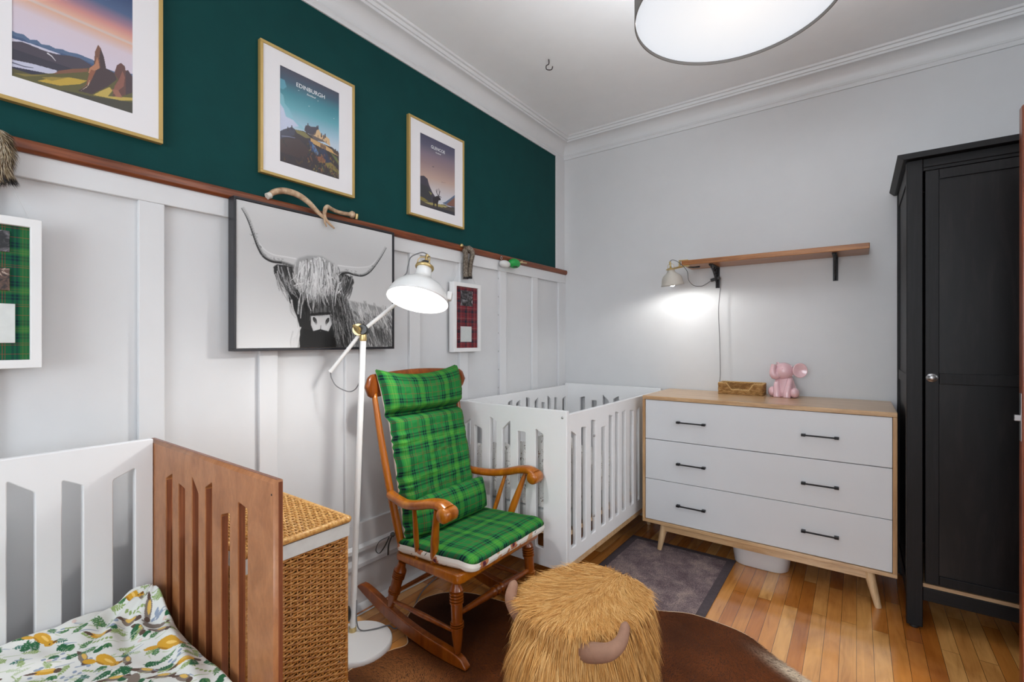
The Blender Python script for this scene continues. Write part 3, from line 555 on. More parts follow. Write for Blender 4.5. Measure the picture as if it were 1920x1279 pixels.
# shadow-box photo frames hung on strings
M_photo = base_mat('ultrasound_photo', (0.02, 0.02, 0.02, 1), 0.3); _v = coords(M_photo, (1, 1, 1)); setcol(M_photo, ramp(M_photo, noise_fac(M_photo, _v, 34, 4, .6, 1.5), [(.42, (.008, .008, .010, 1)), (.56, (.10, .09, .10, 1)), (.68, (.62, .62, .66, 1))]))
M_photo2 = base_mat('ultrasound_photo_sepia', (0.02, 0.02, 0.02, 1), 0.3); _v = coords(M_photo2, (1, 1, 1), (0, 0, 1)); setcol(M_photo2, ramp(M_photo2, noise_fac(M_photo2, _v, 40, 4, .6, 1.5), [(.42, (.012, .007, .006, 1)), (.56, (.12, .06, .04, 1)), (.70, (.6, .5, .42, 1))]))
M_cloth = paint('ivory_cloth', srgb(214, 218, 216), 0.8, .05, .4, 30)
M_glass = base_mat('clear_glass', (1, 1, 1, 1), 0.02); M_glass.node_tree.nodes['Principled BSDF'].inputs['Transmission Weight'].default_value = 1.0; M_glass.node_tree.nodes['Principled BSDF'].inputs['IOR'].default_value = 1.12
def shadowbox(label, y0, y1, z0, z1, mat, hang, items, xo=.022):
    t = thing('photo_frame', (XL, (y0 + y1) / 2, z0), label, 'picture frame', 'white shadow box frames hung on strings'); fw = .023; x0, x1 = XL + xo, XL + xo + .038
    obj('frame', cut_panel([(y0, z0), (y1, z0), (y1, z1), (y0, z1)], [[(y0+fw, z0+fw), (y0+fw, z1-fw), (y1-fw, z1-fw), (y1-fw, z0+fw)]], x1 - x0, MX((x0 + x1) / 2), rnd=.001, bev=.0015, orr=.002), M_fwhite, t)
    bk = MB(); a, b, c_, d = y0 + fw - .002, y1 - fw + .002, z0 + fw - .002, z1 - fw + .002
    bk.add([(x1 - .012, a, c_), (x1 - .012, b, c_), (x1 - .012, b, d), (x1 - .012, a, d), (x0, a, c_), (x0, b, c_), (x0, b, d), (x0, a, d)], [(0, 1, 2, 3), (4, 7, 6, 5), (0, 4, 5, 1), (1, 5, 6, 2), (2, 6, 7, 3), (3, 7, 4, 0)], [(a, c_), (b, c_), (b, d), (a, d)] * 2)
    obj('tartan_backing', bk, mat, t)
    for nm, m_, q in items: obj(nm, MB().box(x1 - .0115, q[0], q[1], x1 - .008, q[2], q[3]), m_, t, bevel=.001)
    for s_ in (0, 1):
        q = MB(); ye = (y0 + .02, y1 - .02)[s_]; q.tube([(x0 + .01, ye, z1 - .002), (XL + .038, hang, 1.800)], .0009, 6); obj('hanging_string', q, M_cordw, t)
    return t
shadowbox('white shadow box with green tartan backing, two small photos and ivory cloth', .060, .300, 1.176, 1.584, M_tart2, .195,
    [('photo', M_photo, (.12, 1.488, .239, 1.545)), ('photo', M_photo2, (.12, 1.385, .239, 1.445)), ('cloth_square', M_cloth, (.11, 1.245, .249, 1.350))], xo=.034)
tb = shadowbox('small white shadow box with red tartan backing beneath a furry tassel', 1.980, 2.218, 1.187, 1.588, M_tart3, 2.10,
    [('photo', M_photo, (2.045, 1.455, 2.150, 1.545)), ('cloth_square', M_cloth, (2.045, 1.245, 2.140, 1.335))], xo=.020)
obj('glass_pane', MB().box(XL + .049, 2.003, 1.210, XL + .0505, 2.195, 1.565), M_glass, tb)
obj('dark_cord', MB().tube([(XL + .0515 - .003, 2.098, 1.46), (XL + .0485, 2.096, 1.40), (XL + .0485, 2.094, 1.33)], .001, 6), M_black, tb)
# ---------------- hair helper: tapered ribbons ----------------
def strands(roots, nrm, comb, length, width, seg, grav, lift, project=None, wave=0.0, seed=1):
    rg = np.random.default_rng(seed); n = len(roots); P = [roots.copy()]; d = comb * (1 - lift) + nrm * lift; d /= np.linalg.norm(d, axis=1)[:, None]
    st = (length / seg)[:, None]; ph = rg.random(n) * 6.28; side = np.cross(d, nrm); side /= (np.linalg.norm(side, axis=1)[:, None] + 1e-9)
    for i in range(seg):
        d = d + np.array([0, 0, -grav]) + side * (wave * np.sin(ph + i * 1.7))[:, None]; d /= np.linalg.norm(d, axis=1)[:, None]
        q = P[-1] + d * st
        if project is not None: q = project(q, i / seg)
        P.append(q)
    V = []
    for i, q in enumerate(P):
        wd = (width * (1 - (i / seg) ** 2) * .5 + 1e-5)[:, None]; V += [q - side * wd, q + side * wd]
    V = np.stack(V, 1); k = V.shape[1]; base = (np.arange(n) * k)[:, None]
    F = np.concatenate([base + np.array([2*i, 2*i+1, 2*i+3, 2*i+2]) for i in range(seg)], 1).reshape(-1, 4)
    return V.reshape(-1, 3), F, k
def np_mesh(name, V, F, col, mat, parent=None, org=Vector((0, 0, 0)), smooth=True, **kw):
    me = bpy.data.meshes.new(name); org = ORG[parent.name] if parent is not None else org
    me.vertices.add(len(V)); me.vertices.foreach_set('co', (V - np.array(org)).astype(np.float32).ravel())
    me.loops.add(F.size); me.loops.foreach_set('vertex_index', F.astype(np.int32).ravel()); me.polygons.add(len(F))
    me.polygons.foreach_set('loop_start', np.arange(0, F.size, 4, dtype=np.int32)); me.polygons.foreach_set('loop_total', np.full(len(F), 4, dtype=np.int32))
    me.update(calc_edges=True)
    if col is not None:
        ca = me.color_attributes.new('Col', 'FLOAT_COLOR', 'POINT'); ca.data.foreach_set('color', np.concatenate([col, np.ones((len(V), 1))], 1).astype(np.float32).ravel())
    if smooth: me.polygons.foreach_set('use_smooth', np.ones(len(F), bool))
    me.materials.append(mat); o = bpy.data.objects.new(name, me); COL.objects.link(o); ORG[o.name] = org
    if parent is not None: o.parent = parent
    else: o.location = org
    _setp(o, kw.get('label'), kw.get('cat'), kw.get('group'), kw.get('kind')); return o
def hashv(p, s):  # smooth-ish pseudo noise on points
    return np.sin(p[:, 0] * s * 1.3 + 1.7 * np.sin(p[:, 1] * s * .9 + 2)) * np.cos(p[:, 1] * s * 1.1 + 1.3 * np.sin(p[:, 0] * s + 4))

# ---------------- cots ----------------
def slots(lst, zb):
    return [[(a, zb), (a, za), (b, zb_) , (b, zb)] for a, b, za, zb_ in lst]
PAT = [(-.050, -.001), (.0, .0)]
t = thing('crib', (-1.48, 2.63, 0), 'white slatted crib beside the dresser with pale wood feet', 'crib'); ZT, Z0 = .920, .160
zb = .257
front = [(-1.805, -1.757, .84, .82), (-1.735, -1.693, .80, .83), (-1.664, -1.614, .800, .783), (-1.559, -1.515, .853, .832), (-1.478, -1.428, .798, .845), (-1.381, -1.333, .798, .796), (-1.273, -1.228, .820, .797)]
obj('end_panel', cut_panel([(-1.86, Z0), (-1.10, Z0), (-1.10, ZT), (-1.86, ZT)], slots(front, .244), .024, MY(1.962), rnd=.007), M_crib, t)
obj('end_panel', cut_panel([(-1.86, Z0), (-1.10, Z0), (-1.10, ZT), (-1.86, ZT)], slots([(-1.728, -1.686, .813, .826), (-1.632, -1.587, .800, .800), (-1.539, -1.490, .848, .806), (-1.452, -1.409, .822, .847), (-1.37, -1.325, .80, .79), (-1.27, -1.225, .82, .84)], .244), .024, MY(3.285), rnd=.007), M_crib, t)
side = [(2.0, 2.051, .821, .794), (2.104, 2.156, .823, .817), (2.210, 2.264, .845, .835), (2.330, 2.384, .790, .790), (2.425, 2.478, .843, .832), (2.512, 2.561, .851, .840), (2.608, 2.658, .838, .845), (2.725, 2.781, .835, .827), (2.828, 2.878, .818, .838), (2.93, 2.98, .80, .82), (3.03, 3.08, .83, .81), (3.14, 3.19, .82, .84)]
obj('side_panel', cut_panel([(1.976, .188), (3.272, .188), (3.272, .902), (1.976, .902)], slots(side, zb), .022, MX(-1.113), rnd=.007), M_crib, t)
ls = [(2.06, 2.11, .83, .81), (2.17, 2.22, .80, .82), (2.28, 2.33, .85, .83), (2.39, 2.44, .82, .84), (2.487, 2.536, .850, .863), (2.578, 2.629, .835, .855), (2.695, 2.744, .865, .849), (2.804, 2.850, .823, .850), (2.894, 2.939, .810, .801), (2.976, 3.023, .850, .818), (3.075, 3.115, .828, .820), (3.195, 3.245, .803, .822)]
obj('side_panel', cut_panel([(1.976, .188), (3.272, .188), (3.272, .905), (1.976, .905)], slots(ls, zb), .022, MX(-1.847), rnd=.007), M_crib, t)
for q in (-1.125, -1.857): obj('base_rail', MB().box(q, 1.976, .160, q + .022, 3.272, .187), M_oak, t, bevel=.002)
obj('slat_base', MB().box(-1.835, 1.976, .305, -1.125, 3.272, .325), M_oak, t)
for px in (-1.165, -1.80):
    for py in (2.07, 3.17): obj('foot', MB().turned((px, py, .162), (px + (.018 if px > -1.5 else -.018), py + (.0), .0075 if py < 3 and px > -1.5 else 0), [(0, .021), (1, .013)]), M_leg, t, smooth=False, auto=40)
for q in ((-1.122, 1.949, .888), ): obj('bolt', MB().ball(q, (.006, .003, .006), 10), M_steel, t, smooth=True)
for q in ((-1.100, 2.238, .760), (-1.100, 2.238, .345)): obj('bolt', MB().ball(q, (.004, .007, .007), 10), M_steel, t, smooth=True)

# small floral print for the bedding inside the crib
M_quilt = base_mat('pale_printed_cotton', srgb(222, 220, 216), 0.85, spec=.2, sheen=.2)
def _q(m):
    v = coords(m, (1, 1, 1)); n1 = noise_fac(m, v, 55, 3, .6, 1.2); n2 = noise_fac(m, coords(m, (1, 1, 1), (1, 0, 1)), 38, 2, .6, 2)
    c = ramp(m, n1, [(.0, (1, 1, 1, 1)), (.60, (1, 1, 1, 1)), (.64, srgb(150, 140, 132)), (.70, srgb(112, 96, 88))]); d = ramp(m, n2, [(.0, (1, 1, 1, 1)), (.66, (1, 1, 1, 1)), (.70, srgb(196, 170, 150))])
    setcol(m, mixc(m, 1, mixc(m, 1, srgb(228, 226, 222), c, 'MULTIPLY'), d, 'MULTIPLY'))
_q(M_quilt)
mt = MB().box(-1.825, 2.0, .326, -1.135, 3.25, .42); obj('mattress', mt, M_cloth, loc=(-1.48, 2.63, .325), bevel=.02, seg=3, label='pale mattress lying in the white crib under a printed blanket', cat='mattress')
def quilt(a, b):
    x = -1.822 + .68 * a; y = 1.995 + 1.24 * b; h = .46 + .31 * math.exp(-((y - 2.02) / .30) ** 2) * (.62 + .38 * a) + .05 * math.exp(-((x + 1.2) / .12) ** 2)
    h += .035 * mnoise.noise(Vector((x * 9, y * 7, 0))) + .02 * mnoise.noise(Vector((x * 22, y * 20, 3)))
    ed = min(a, 1 - a, b * 1.8, (1 - b) * 1.8) / .06
    if ed < 1: h = .424 + (h - .424) * math.sqrt(max(0, 1 - (1 - ed) ** 2))
    return (x, y, h)
obj('blanket', MB().grid(46, 70, quilt), M_quilt, loc=(-1.48, 2.6, .42), smooth=True, label='pale floral printed blanket heaped inside the white crib', cat='blanket')

t = thing('toddler_bed', (-1.35, -.15, 0), 'toddler bed with white slatted side and brown stained slatted end', 'bed')
brown = [(-1.606, -1.558, .856, .877), (-1.514, -1.470, .858, .850), (-1.425, -1.384, .892, .853), (-1.343, -1.303, .877, .897), (-1.253, -1.207, .827, .841), (-1.165, -1.119, .876, .868)]
end = obj('end_panel', cut_panel([(-1.745, .12), (-.997, .12), (-.997, .953), (-1.745, .953)], slots(brown, .19), .0175, MY(.528), rnd=.006, bev=.0015, orr=0, chamfer=.0085), M_cribwood, t, label='brown stained end panel')
# plywood core showing on the right-hand edge and the top edge, and along each opening
ed = MB(); ed.box(-.9975, .5265, .124, -.9966, .5352, .949); ed.box(-1.741, .5265, .9525, -1.001, .5352, .9534); obj('plywood_edge', ed, M_cribedge, end)
pe = MB()
for a, b, za, zc in brown: pe.box(a - .0004, .5215, .196, a + .0006, .5345, za - .006); 
obj('slot_edge', pe, M_cribedge, end)
obj('screw_hole', MB().ball((-1.012, .5192, .921), (.0026, .0012, .0026), 8), M_black, end)
wsl = [(.018 - .4, .060 - .4, .86, .88), (-.28, -.23, .90, .87), (-.18, -.135, .87, .85), (-.085, -.04, .86, .88), (.02, .07, .86, .90), (.115, .165, .85, .87), (.216, .266, .902, .862), (.317, .359, .881, .858), (.424, .474, .857, .880)]
obj('side_panel', cut_panel([(-.78, .16), (.5185, .16), (.5185, .958), (-.78, .958)], slots(wsl, .25), .024, MX(-1.712), rnd=.006, bev=.0025), M_crib, t, label='white slatted side panel')
obj('end_panel', cut_panel([(-1.745, .12), (-.997, .12), (-.997, .953), (-1.745, .953)], slots(brown, .19), .025, MY(-.795), rnd=.006, bev=.0035, orr=.003), M_cribwood, t, label='brown stained end panel')
obj('bed_rail', MB().box(-1.022, -.781, .20, -1.0, .518, .32), M_cribwood, t, bevel=.003)
obj('slat_base', MB().box(-1.699, -.781, .22, -1.0225, .518, .245), M_cribwood, t)
for px in (-1.70, -1.03):
    for py in (-.795, .532): obj('foot', MB().turned((px, py, .125), (px, py, 0), [(0, .02), (1, .014)]), M_cribwood, t)
obj('mattress', MB().box(-1.694, -.775, .247, -1.026, .505, .43), M_cloth, loc=(-1.36, -.13, .247), bevel=.025, seg=3, label='white mattress beneath the leaf-printed quilt of the toddler bed', cat='mattress')

# quilt with printed foxes, birds and leaves
def paint_quilt():
    W, Hh = 560, 720; c = Canvas(W, Hh, 1.30); c.a[:] = np.array(C3(228, 230, 226)); R = random
    dg, mg, lg, pg = C3(44, 104, 66), C3(86, 134, 84), C3(150, 174, 110), C3(190, 204, 172); ye, gr, bl, br = C3(214, 162, 52), C3(134, 122, 112), C3(150, 164, 184), C3(96, 76, 66)
    def leaf(x, y, l, a, col, wd=.22):
        l *= .74
        pts = [(0, 0), (.3, wd), (.65, wd * .8), (1, 0), (.65, -wd * .8), (.3, -wd)]
        c.poly([(x + l * (p * math.cos(a) - q * math.sin(a)), y + l * (p * math.sin(a) + q * math.cos(a)) / c.asp) for p, q in pts], col)
    def sprig(x, y, l, a, col, n=5, lw=.022):
        l *= .74; ex, ey = x + l * math.cos(a), y + l * math.sin(a) / c.asp; c.stroke([(x, y), (ex, ey)], .0016, .001, col)
        for i in range(n):
            f = (i + .6) / n; 
            for sd in (-1, 1): leaf(x + (ex - x) * f, y + (ey - y) * f, lw * (1.15 - f * .4), a + sd * .85, col)
        leaf(ex, ey, lw, a, col)
    def fox(x, y, a, k=1.0):
        s_ = .052 * k; c.ell(x, y, s_, s_ * .42, a, ye); hx, hy = x + s_ * math.cos(a), y + s_ * math.sin(a) / c.asp
        c.ell(hx, hy, s_ * .36, s_ * .3, a + .6, ye); leaf(hx, hy, s_ * .75, a + .9, ye, .3); tx, ty = x - s_ * math.cos(a), y - s_ * math.sin(a) / c.asp
        c.ell(tx + .008, ty - .018, s_ * .52, s_ * .22, a + .35, ye); leaf(hx + .006, hy + .006, s_ * .5, a + 1.7, C3(120, 84, 40), .3); c.ell(x, y - s_ * .3, s_ * .5, s_ * .07, a, C3(176, 126, 36)); c.ell(hx + .004, hy, .0025, .0025, 0, (.03, .02, .02))
        c.ell(x + .01, y + .004, s_ * .5, s_ * .1, a, C3(240, 200, 110))
    def bird(x, y, a, col, col2):
        c.ell(x, y, .034, .012, a, col); c.ell(x + .032 * math.cos(a), y + .032 * math.sin(a) / c.asp, .011, .010, a, col2); leaf(x - .02 * math.cos(a), y - .02 * math.sin(a) / c.asp, -.05, a + .15, col2, .16); c.ell(x - .004, y + .003, .02, .006, a, C3(226, 186, 96))
    def bear(x, y, a):
        c.ell(x, y, .034, .018, a, gr); c.ell(x + .036 * math.cos(a), y + .036 * math.sin(a), .014, .012, a, gr); c.stroke([(x - .02, y), (x - .045, y - .012)], .008, .003, gr); c.ell(x + .04 * math.cos(a), y + .048 * math.sin(a) + .01, .006, .006, 0, br)
    cells = [(i, j) for i in range(23) for j in range(30)]; R.shuffle(cells)
    for n_, (i, j) in enumerate(cells):
        x = (i + .5 + (.5 if j % 2 else 0) + jit(.28)) / 23; y = (j + .5 + jit(.28)) / 30; a = R.uniform(0, 6.28); k_ = n_ % 12
        if k_ < 2: sprig(x, y, .055, a, dg, 5, .026)
        elif k_ < 4: sprig(x, y, .05, a, lg, 5, .018)
        elif k_ == 4: sprig(x, y, .045, a, mg, 4, .022)
        elif k_ == 5: sprig(x, y, .05, a, pg, 6, .013)
        elif k_ == 6:
            for q in range(4): leaf(x, y, .034, a + q * .5, mg if q % 2 else dg)
        elif k_ == 7:
            c.stroke([(x, y), (x + .02, y + .035)], .0014, .001, bl)
            for q in range(5): c.ell(x + jit(.022), y + jit(.02) + .015, .007, .006, a, bl)
        elif k_ == 8: bird(x, y, jit(.9) + .4, gr, br)
        elif k_ == 9:
            for q in range(6): leaf(x + q * .008, y + q * .006, .02, a + q * .35, lg, .35)
        elif k_ == 10: leaf(x, y, .04, a, dg, .35); leaf(x, y, .034, a + .7, dg, .35); c.ell(x + .02, y - .02, .008, .007, 0, C3(226, 206, 198))
        else: sprig(x, y, .04, a, C3(60, 118, 104), 4, .018)
        if R.random() < .8: c.stroke([(x + .03, y - .02), (x + .045 + jit(.01), y + jit(.02))], .0022, .0008, R.choice([pg, lg, bl, pg]))
    for i in range(6):
        for j in range(9):
            x = (i + .5 + (.5 if j % 2 else 0) + jit(.1)) / 6; y = (j + .5 + jit(.1)) / 9
            if (i + j) % 2 == 0: fox(x, y, .25 + jit(.5), .80 + jit(.1))
            elif (i + j) % 4 == 1: bear(x, y, jit(1.2))
            else: bird(x, y, .8 + jit(.4), ye, br)
    return c
def build_quilt():
    c = paint_quilt(); W, Hh = c.w, c.h; A_ = np.linspace(0, 1, W); B_ = np.linspace(0, 1, Hh); a, b = np.meshgrid(A_, B_)
    X = -1.697 + a * .700; Y = -.38 + b * .888
    def fbm(s_, seed):
        rg = np.random.default_rng(seed); out = np.zeros_like(X)
        for i in range(7):
            th = rg.random() * 6.28; k_ = s_ * (0.6 + rg.random() * .9); p = rg.random() * 6.28; out += np.sin((X * math.cos(th) + Y * math.sin(th)) * k_ + p + 1.3 * np.sin(k_ * .5 * (X * math.sin(th) - Y * math.cos(th)) + p * 2))
        return out / 7
    Zz = .478 + .012 * fbm(14, 3) + .006 * fbm(34, 5) + .0022 * fbm(90, 9)
    Zz += .030 * np.exp(-((X + 1.70) / .13) ** 2) * np.clip((.55 - Y) / .3, .2, 1)
    # bunched peak in the far corner with folds running down from it
    d = np.hypot((X + 1.625) / 1.3, (Y - .485)); th = np.arctan2(Y - .50, X + 1.64)
    Zz += .036 * np.exp(-(d / .060) ** 4) + .022 * np.exp(-(d / .16) ** 2) + .009 * np.sin(th * 11 + 2 * np.sin(d * 30)) * np.exp(-((d - .10) / .09) ** 2)
    fold = np.exp(-(((Y - (.497 - .06 * np.clip((X + 1.6) / .5, 0, 1))) / .020) ** 2)) * np.clip((X + 1.66) / .05, 0, 1) * np.clip((-1.15 - X) / .2, 0, 1); Zz += .024 * fold
    ea = np.clip(np.minimum((a - 0.0) * 40, (1 - a) * 26), 0, 1); ebk = np.clip((1 - b) * 60, 0, 1) * np.clip(b * 40, 0, 1)
    e = np.minimum(ea, ebk); Zz = .432 + (Zz - .432) * np.sqrt(1 - (1 - e) ** 2)
    V = np.stack([X.ravel(), Y.ravel(), Zz.ravel()], 1); idx = np.arange(W * Hh).reshape(Hh, W); F = np.stack([idx[:-1, :-1].ravel(), idx[:-1, 1:].ravel(), idx[1:, 1:].ravel(), idx[1:, :-1].ravel()], 1)
    m = vcol('printed_quilt_cotton', .85, sheen=.1, spec=.2)
    np_mesh('quilt', V, F, c.rgba()[:, :3], m, org=Vector((-1.35, .1, .43)), label='white quilt printed with leaves and yellow foxes on the toddler bed', cat='quilt')
build_quilt()

# ---------------- dresser ----------------
t = thing('dresser', (-.45, 3.05, 0), 'pale oak dresser with three wide white drawers and black handles', 'dresser')
xl, xr, yf, yb, zl, zt = -1.051, .152, 2.795, 3.31, .160, .921
m = MB(); m.box(xl, yf, zt - .022, xr, yb, zt); obj('top_board', m, M_oak, t, bevel=.002)
m = MB(); m.box(xl, yf, zl + .018, xl + .016, yb, zt - .0225); obj('side_board', m, M_oakz, t, bevel=.0015)
m = MB(); m.box(xr - .017, yf, zl + .018, xr, yb, zt - .0225); obj('side_board', m, M_oakz, t, bevel=.0015)
obj('bottom_board', MB().box(xl, yf, zl, xr, yb, zl + .0175), M_oak, t, bevel=.0015)
obj('inner_carcass', MB().box(xl + .017, yf + .03, zl + .018, xr - .018, yb - .005, zt - .023), M_plastic, t)
for z0, z1, hz in ((.6635, .8965, .778), (.4245, .6600, .536), (.1805, .4215, .295)):
    d = obj('drawer', MB().box(xl + .0175, yf + .006, z0, xr - .0185, yf + .028, z1), M_drawer, t, bevel=.0012)
    for h0, h1 in ((-.846, -.686), (-.226, -.069)):
        h = MB(); h.box(h0, yf - .018, hz - .006, h0 + .019, yf + .0065, hz + .006); h.box(h1 - .019, yf - .018, hz - .006, h1, yf + .0065, hz + .006); h.box(h0 + .012, yf - .017, hz - .0035, h1 - .012, yf - .009, hz + .0035)
        obj('handle', h, M_black, d, bevel=.0015)
obj('apron', MB().box(-.925, yf + .012, .124, .040, yf + .030, .160), M_oak, t, bevel=.001)
obj('apron', MB().box(-.925, 3.21, .124, .040, 3.228, .160), M_oak, t, bevel=.001)
for x0, x1 in ((-.925, -.952), (.045, .083)):
    for y0, y1 in ((2.825, 2.808), (3.22, 3.235)): obj('leg', MB().turned((x0, y0, .162), (x1, y1, .0072 if x1 < -.5 and y1 < 3 else 0), [(0, .0225), (1, .0135)]), M_leg, t, auto=40)
# tub under the dresser
t = thing('plastic_tub', (-.43, 2.99, 0), 'white plastic tub with rounded ends under the dresser', 'tub')
def tubring(s_, z): return [( -.432 + s_ * q[0], 2.985 + s_ * q[1], z) for q in round_poly([(-.15, -.10), (.15, -.10), (.15, .10), (-.15, .10)], .085, 8)]
m = MB(); rings = [tubring(.84, 0.0), tubring(.90, .006), tubring(1.0, .118), tubring(1.06, .119), tubring(1.06, .126), tubring(.985, .126), tubring(.88, .012)]; n = len(rings[0])
m.add([p for r_ in rings for p in r_], [tuple(range(n))[::-1], tuple(range((len(rings)-1)*n, len(rings)*n))] + [(i*n+j, i*n+(j+1) % n, (i+1)*n+(j+1) % n, (i+1)*n+j) for i in range(len(rings)-1) for j in range(n)])
obj('tub_body', m, M_tub, t, auto=50); obj('side_grip', MB().box(-.60, 2.95, .104, -.584, 3.02, .1175), M_tub, t, bevel=.003)

# ---------------- wardrobe ----------------
t = thing('wardrobe', (.70, 3.0, 0), 'tall black-brown panelled wardrobe standing by the dresser', 'wardrobe'); wx0, wx1, wy0, wy1 = .177, 1.262, 2.700, 3.300
m = MB()
for a in (wx0, wx1 - .058): m.box(a, wy0, .012, a + .057, wy0 + .045, 2.036)
obj('front_post', MB().box(wx0, wy0, .012, wx0 + .055, wy0 + .045, 2.036), M_bb, t, bevel=.003); obj('front_post', MB().box(wx1 - .055, wy0, .012, wx1, wy0 + .045, 2.036), M_bb, t, bevel=.003)
obj('rear_post', MB().box(wx0, wy1 - .045, .012, wx0 + .045, wy1, 2.036), M_bb, t, bevel=.003); obj('rear_post', MB().box(wx1 - .045, wy1 - .045, .012, wx1, wy1, 2.036), M_bb, t, bevel=.003)
for a in (wx0 + .027, wx1 - .027):
    for b in (wy0 + .022, wy1 - .022): obj('foot_pad', MB().lathe([(.016, 0), (.018, .004), (.018, .012)], 16, Matrix.Translation((a, b, 0)), True), M_plastic, t)
for a, nm in ((wx0 + .004, 'side_wall'), (wx1 - .022, 'side_wall')):
    m = MB().box(a + .006, wy0 + .045, .10, a + .012, wy1 - .045, 2.03)
    for z0, z1 in ((.10, .17), (1.05, 1.10), (1.965, 2.036)): m.box(a, wy0 + .0455, z0, a + .018, wy1 - .0455, z1)
    obj(nm, m, M_bbx, t, bevel=.002)
m = MB().prism([(wx0 - .032, 2.0555), (wx0 - .012, 2.037), (wx1 + .01, 2.037), (wx1 + .012, 2.0555), (wx1 + .012, 2.062), (wx0 - .032, 2.062)], wy0 - .03, wy1 + .005, 'y'); obj('cornice', m, M_bbx, t, bevel=.001)
obj('top_rail', MB().box(wx0 + .0555, wy0 + .010, 1.986, wx1 - .0555, wy0 + .04, 2.036).box(wx0 + .0555, wy0 + .004, 2.000, wx1 - .0555, wy0 + .011, 2.036), M_bbx, t, bevel=.002)
obj('bottom_rail', MB().box(wx0 + .0555, wy0 + .008, .128, wx1 - .0555, wy0 + .040, .184), M_bbx, t, bevel=.002)
obj('back_panel', MB().box(wx0 + .04, wy1 - .02, .15, wx1 - .04, wy1 - .008, 2.03), M_bbp, t)
M_raw = wood('raw_pine_edge', srgb(150, 116, 84), srgb(186, 150, 114), srgb(200, 168, 132), 'x', .6, 0, 10, 5)
obj('floor_board', MB().box(wx0 + .0555, wy0 + .014, .1845, wx1 - .0555, wy1 - .05, .1995), M_raw, t)
for a, b, kx in ((.240, .7185, 1), (.7205, 1.200, -1)):
    d = MB(); y0_ = wy0 + .006; y1_ = wy0 + .026; s_ = .045
    d.box(a, y0_, .206, a + s_, y1_, 1.983); d.box(b - s_, y0_, .206, b, y1_, 1.983)
    for z0, z1 in ((.206, .245), (1.066, 1.112), (1.942, 1.983)): d.box(a + s_ + .0004, y0_ + .0006, z0, b - s_ - .0004, y1_, z1)
    dd = obj('door', d, M_bb, t, bevel=.0018)
    obj('door_panel', MB().box(a + s_, y0_ + .008, .244, b - s_, y1_ - .003, 1.067).box(a + s_, y0_ + .008, 1.111, b - s_, y1_ - .003, 1.943), M_bbp, dd)
    kn = Matrix.Translation((a + .0215 if kx > 0 else b - .0215, y0_, 1.092)) @ Matrix.Rotation(PI / 2, 4, 'X') @ Matrix.Diagonal((1.12, .98, .85, 1))
    obj('knob', MB().lathe([(.001, .0185), (.007, .0178), (.0112, .0145), (.0118, .011), (.006, .007), (.006, .004), (.0175, .0032), (.019, 0)][::-1], 28, kn, True), M_steel, dd, smooth=True)

# ---------------- open room door seen edge-on ----------------
t = struct('door_1', MB().box(.445, 2.268, .008, 1.268, 2.310, 2.036), M_door, loc=(.86, 2.29, 0), bevel=.006, seg=3)
obj('latch_plate', MB().box(.4440, 2.279, .915, .4455, 2.300, 1.075), M_steel, t, bevel=.0005); obj('latch_bolt', MB().prism([(2.284, .982), (2.296, .982), (2.296, 1.002), (2.284, 1.002)], .430, .446, 'x'), M_steel, t, bevel=.001)
for yy, s_ in ((2.268, -1), (2.310, 1)):
    h = MB(); h.tube([(.505, yy, 1.0), (.505, yy + s_ * .045, 1.0), (.515, yy + s_ * .052, 1.0), (.60, yy + s_ * .052, 1.0)], [.011, .009, .009, .008], 12); h.lathe([(.026, 0), (.026, .005), (.012, .007)], 24, Matrix.Translation((.505, yy, 1.0)) @ Matrix.Rotation(-s_ * PI / 2, 4, 'X'), True); obj('door_handle', h, M_steel, t, auto=40)

# ---------------- shelf with brackets ----------------
t = thing('shelf', (-.43, 3.32, 1.60), 'oak wall shelf on two black iron brackets above the dresser', 'shelf')
obj('shelf_board', MB().box(-.907, 3.092, 1.7335, .056, 3.3195, 1.7635), wood('shelf_oak', srgb(134, 78, 32), srgb(172, 110, 54), srgb(192, 134, 76), 'x', .35, .2, 18, 4), t, bevel=.003)
for bx in (-.738, -.098):
    b = MB(); b.tube(smooth_path([(bx, 3.312, 1.600), (bx, 3.311, 1.62), (bx, 3.311, 1.66), (bx, 3.312, 1.70), (bx, 3.312, 1.7325)], 4), [.013, .0125, .012, .0118, .0115, .0105, .010, .0095, .009, .0085, .0085, .0085, .009, .0095, .010, .011, .0125], 10, flat=.4)
    b.box(bx - .0115, 3.13, 1.7265, bx + .0115, 3.319, 1.7330); b.box(bx - .0125, 3.314, 1.5975, bx + .0125, 3.3197, 1.732)
    b.ball((bx, 3.128, 1.7255), (.010, .010, .008), 12)
    b.tube(smooth_path([(bx, 3.300, 1.625), (bx, 3.270, 1.640), (bx, 3.235, 1.672), (bx, 3.190, 1.700), (bx, 3.150, 1.715), (bx, 3.135, 1.727)], 6), .0055, 10)
    for cy, cz, cr in ((3.275, 1.700, .019), (3.225, 1.7085, .0125)): b.tube([(bx, cy + cr * math.cos(q), cz + cr * math.sin(q)) for q in np.linspace(0, 2 * PI, 17)], .0035, 8, cap=False)
    obj('bracket', b, M_iron, t, auto=45, label='black cast iron scroll bracket')
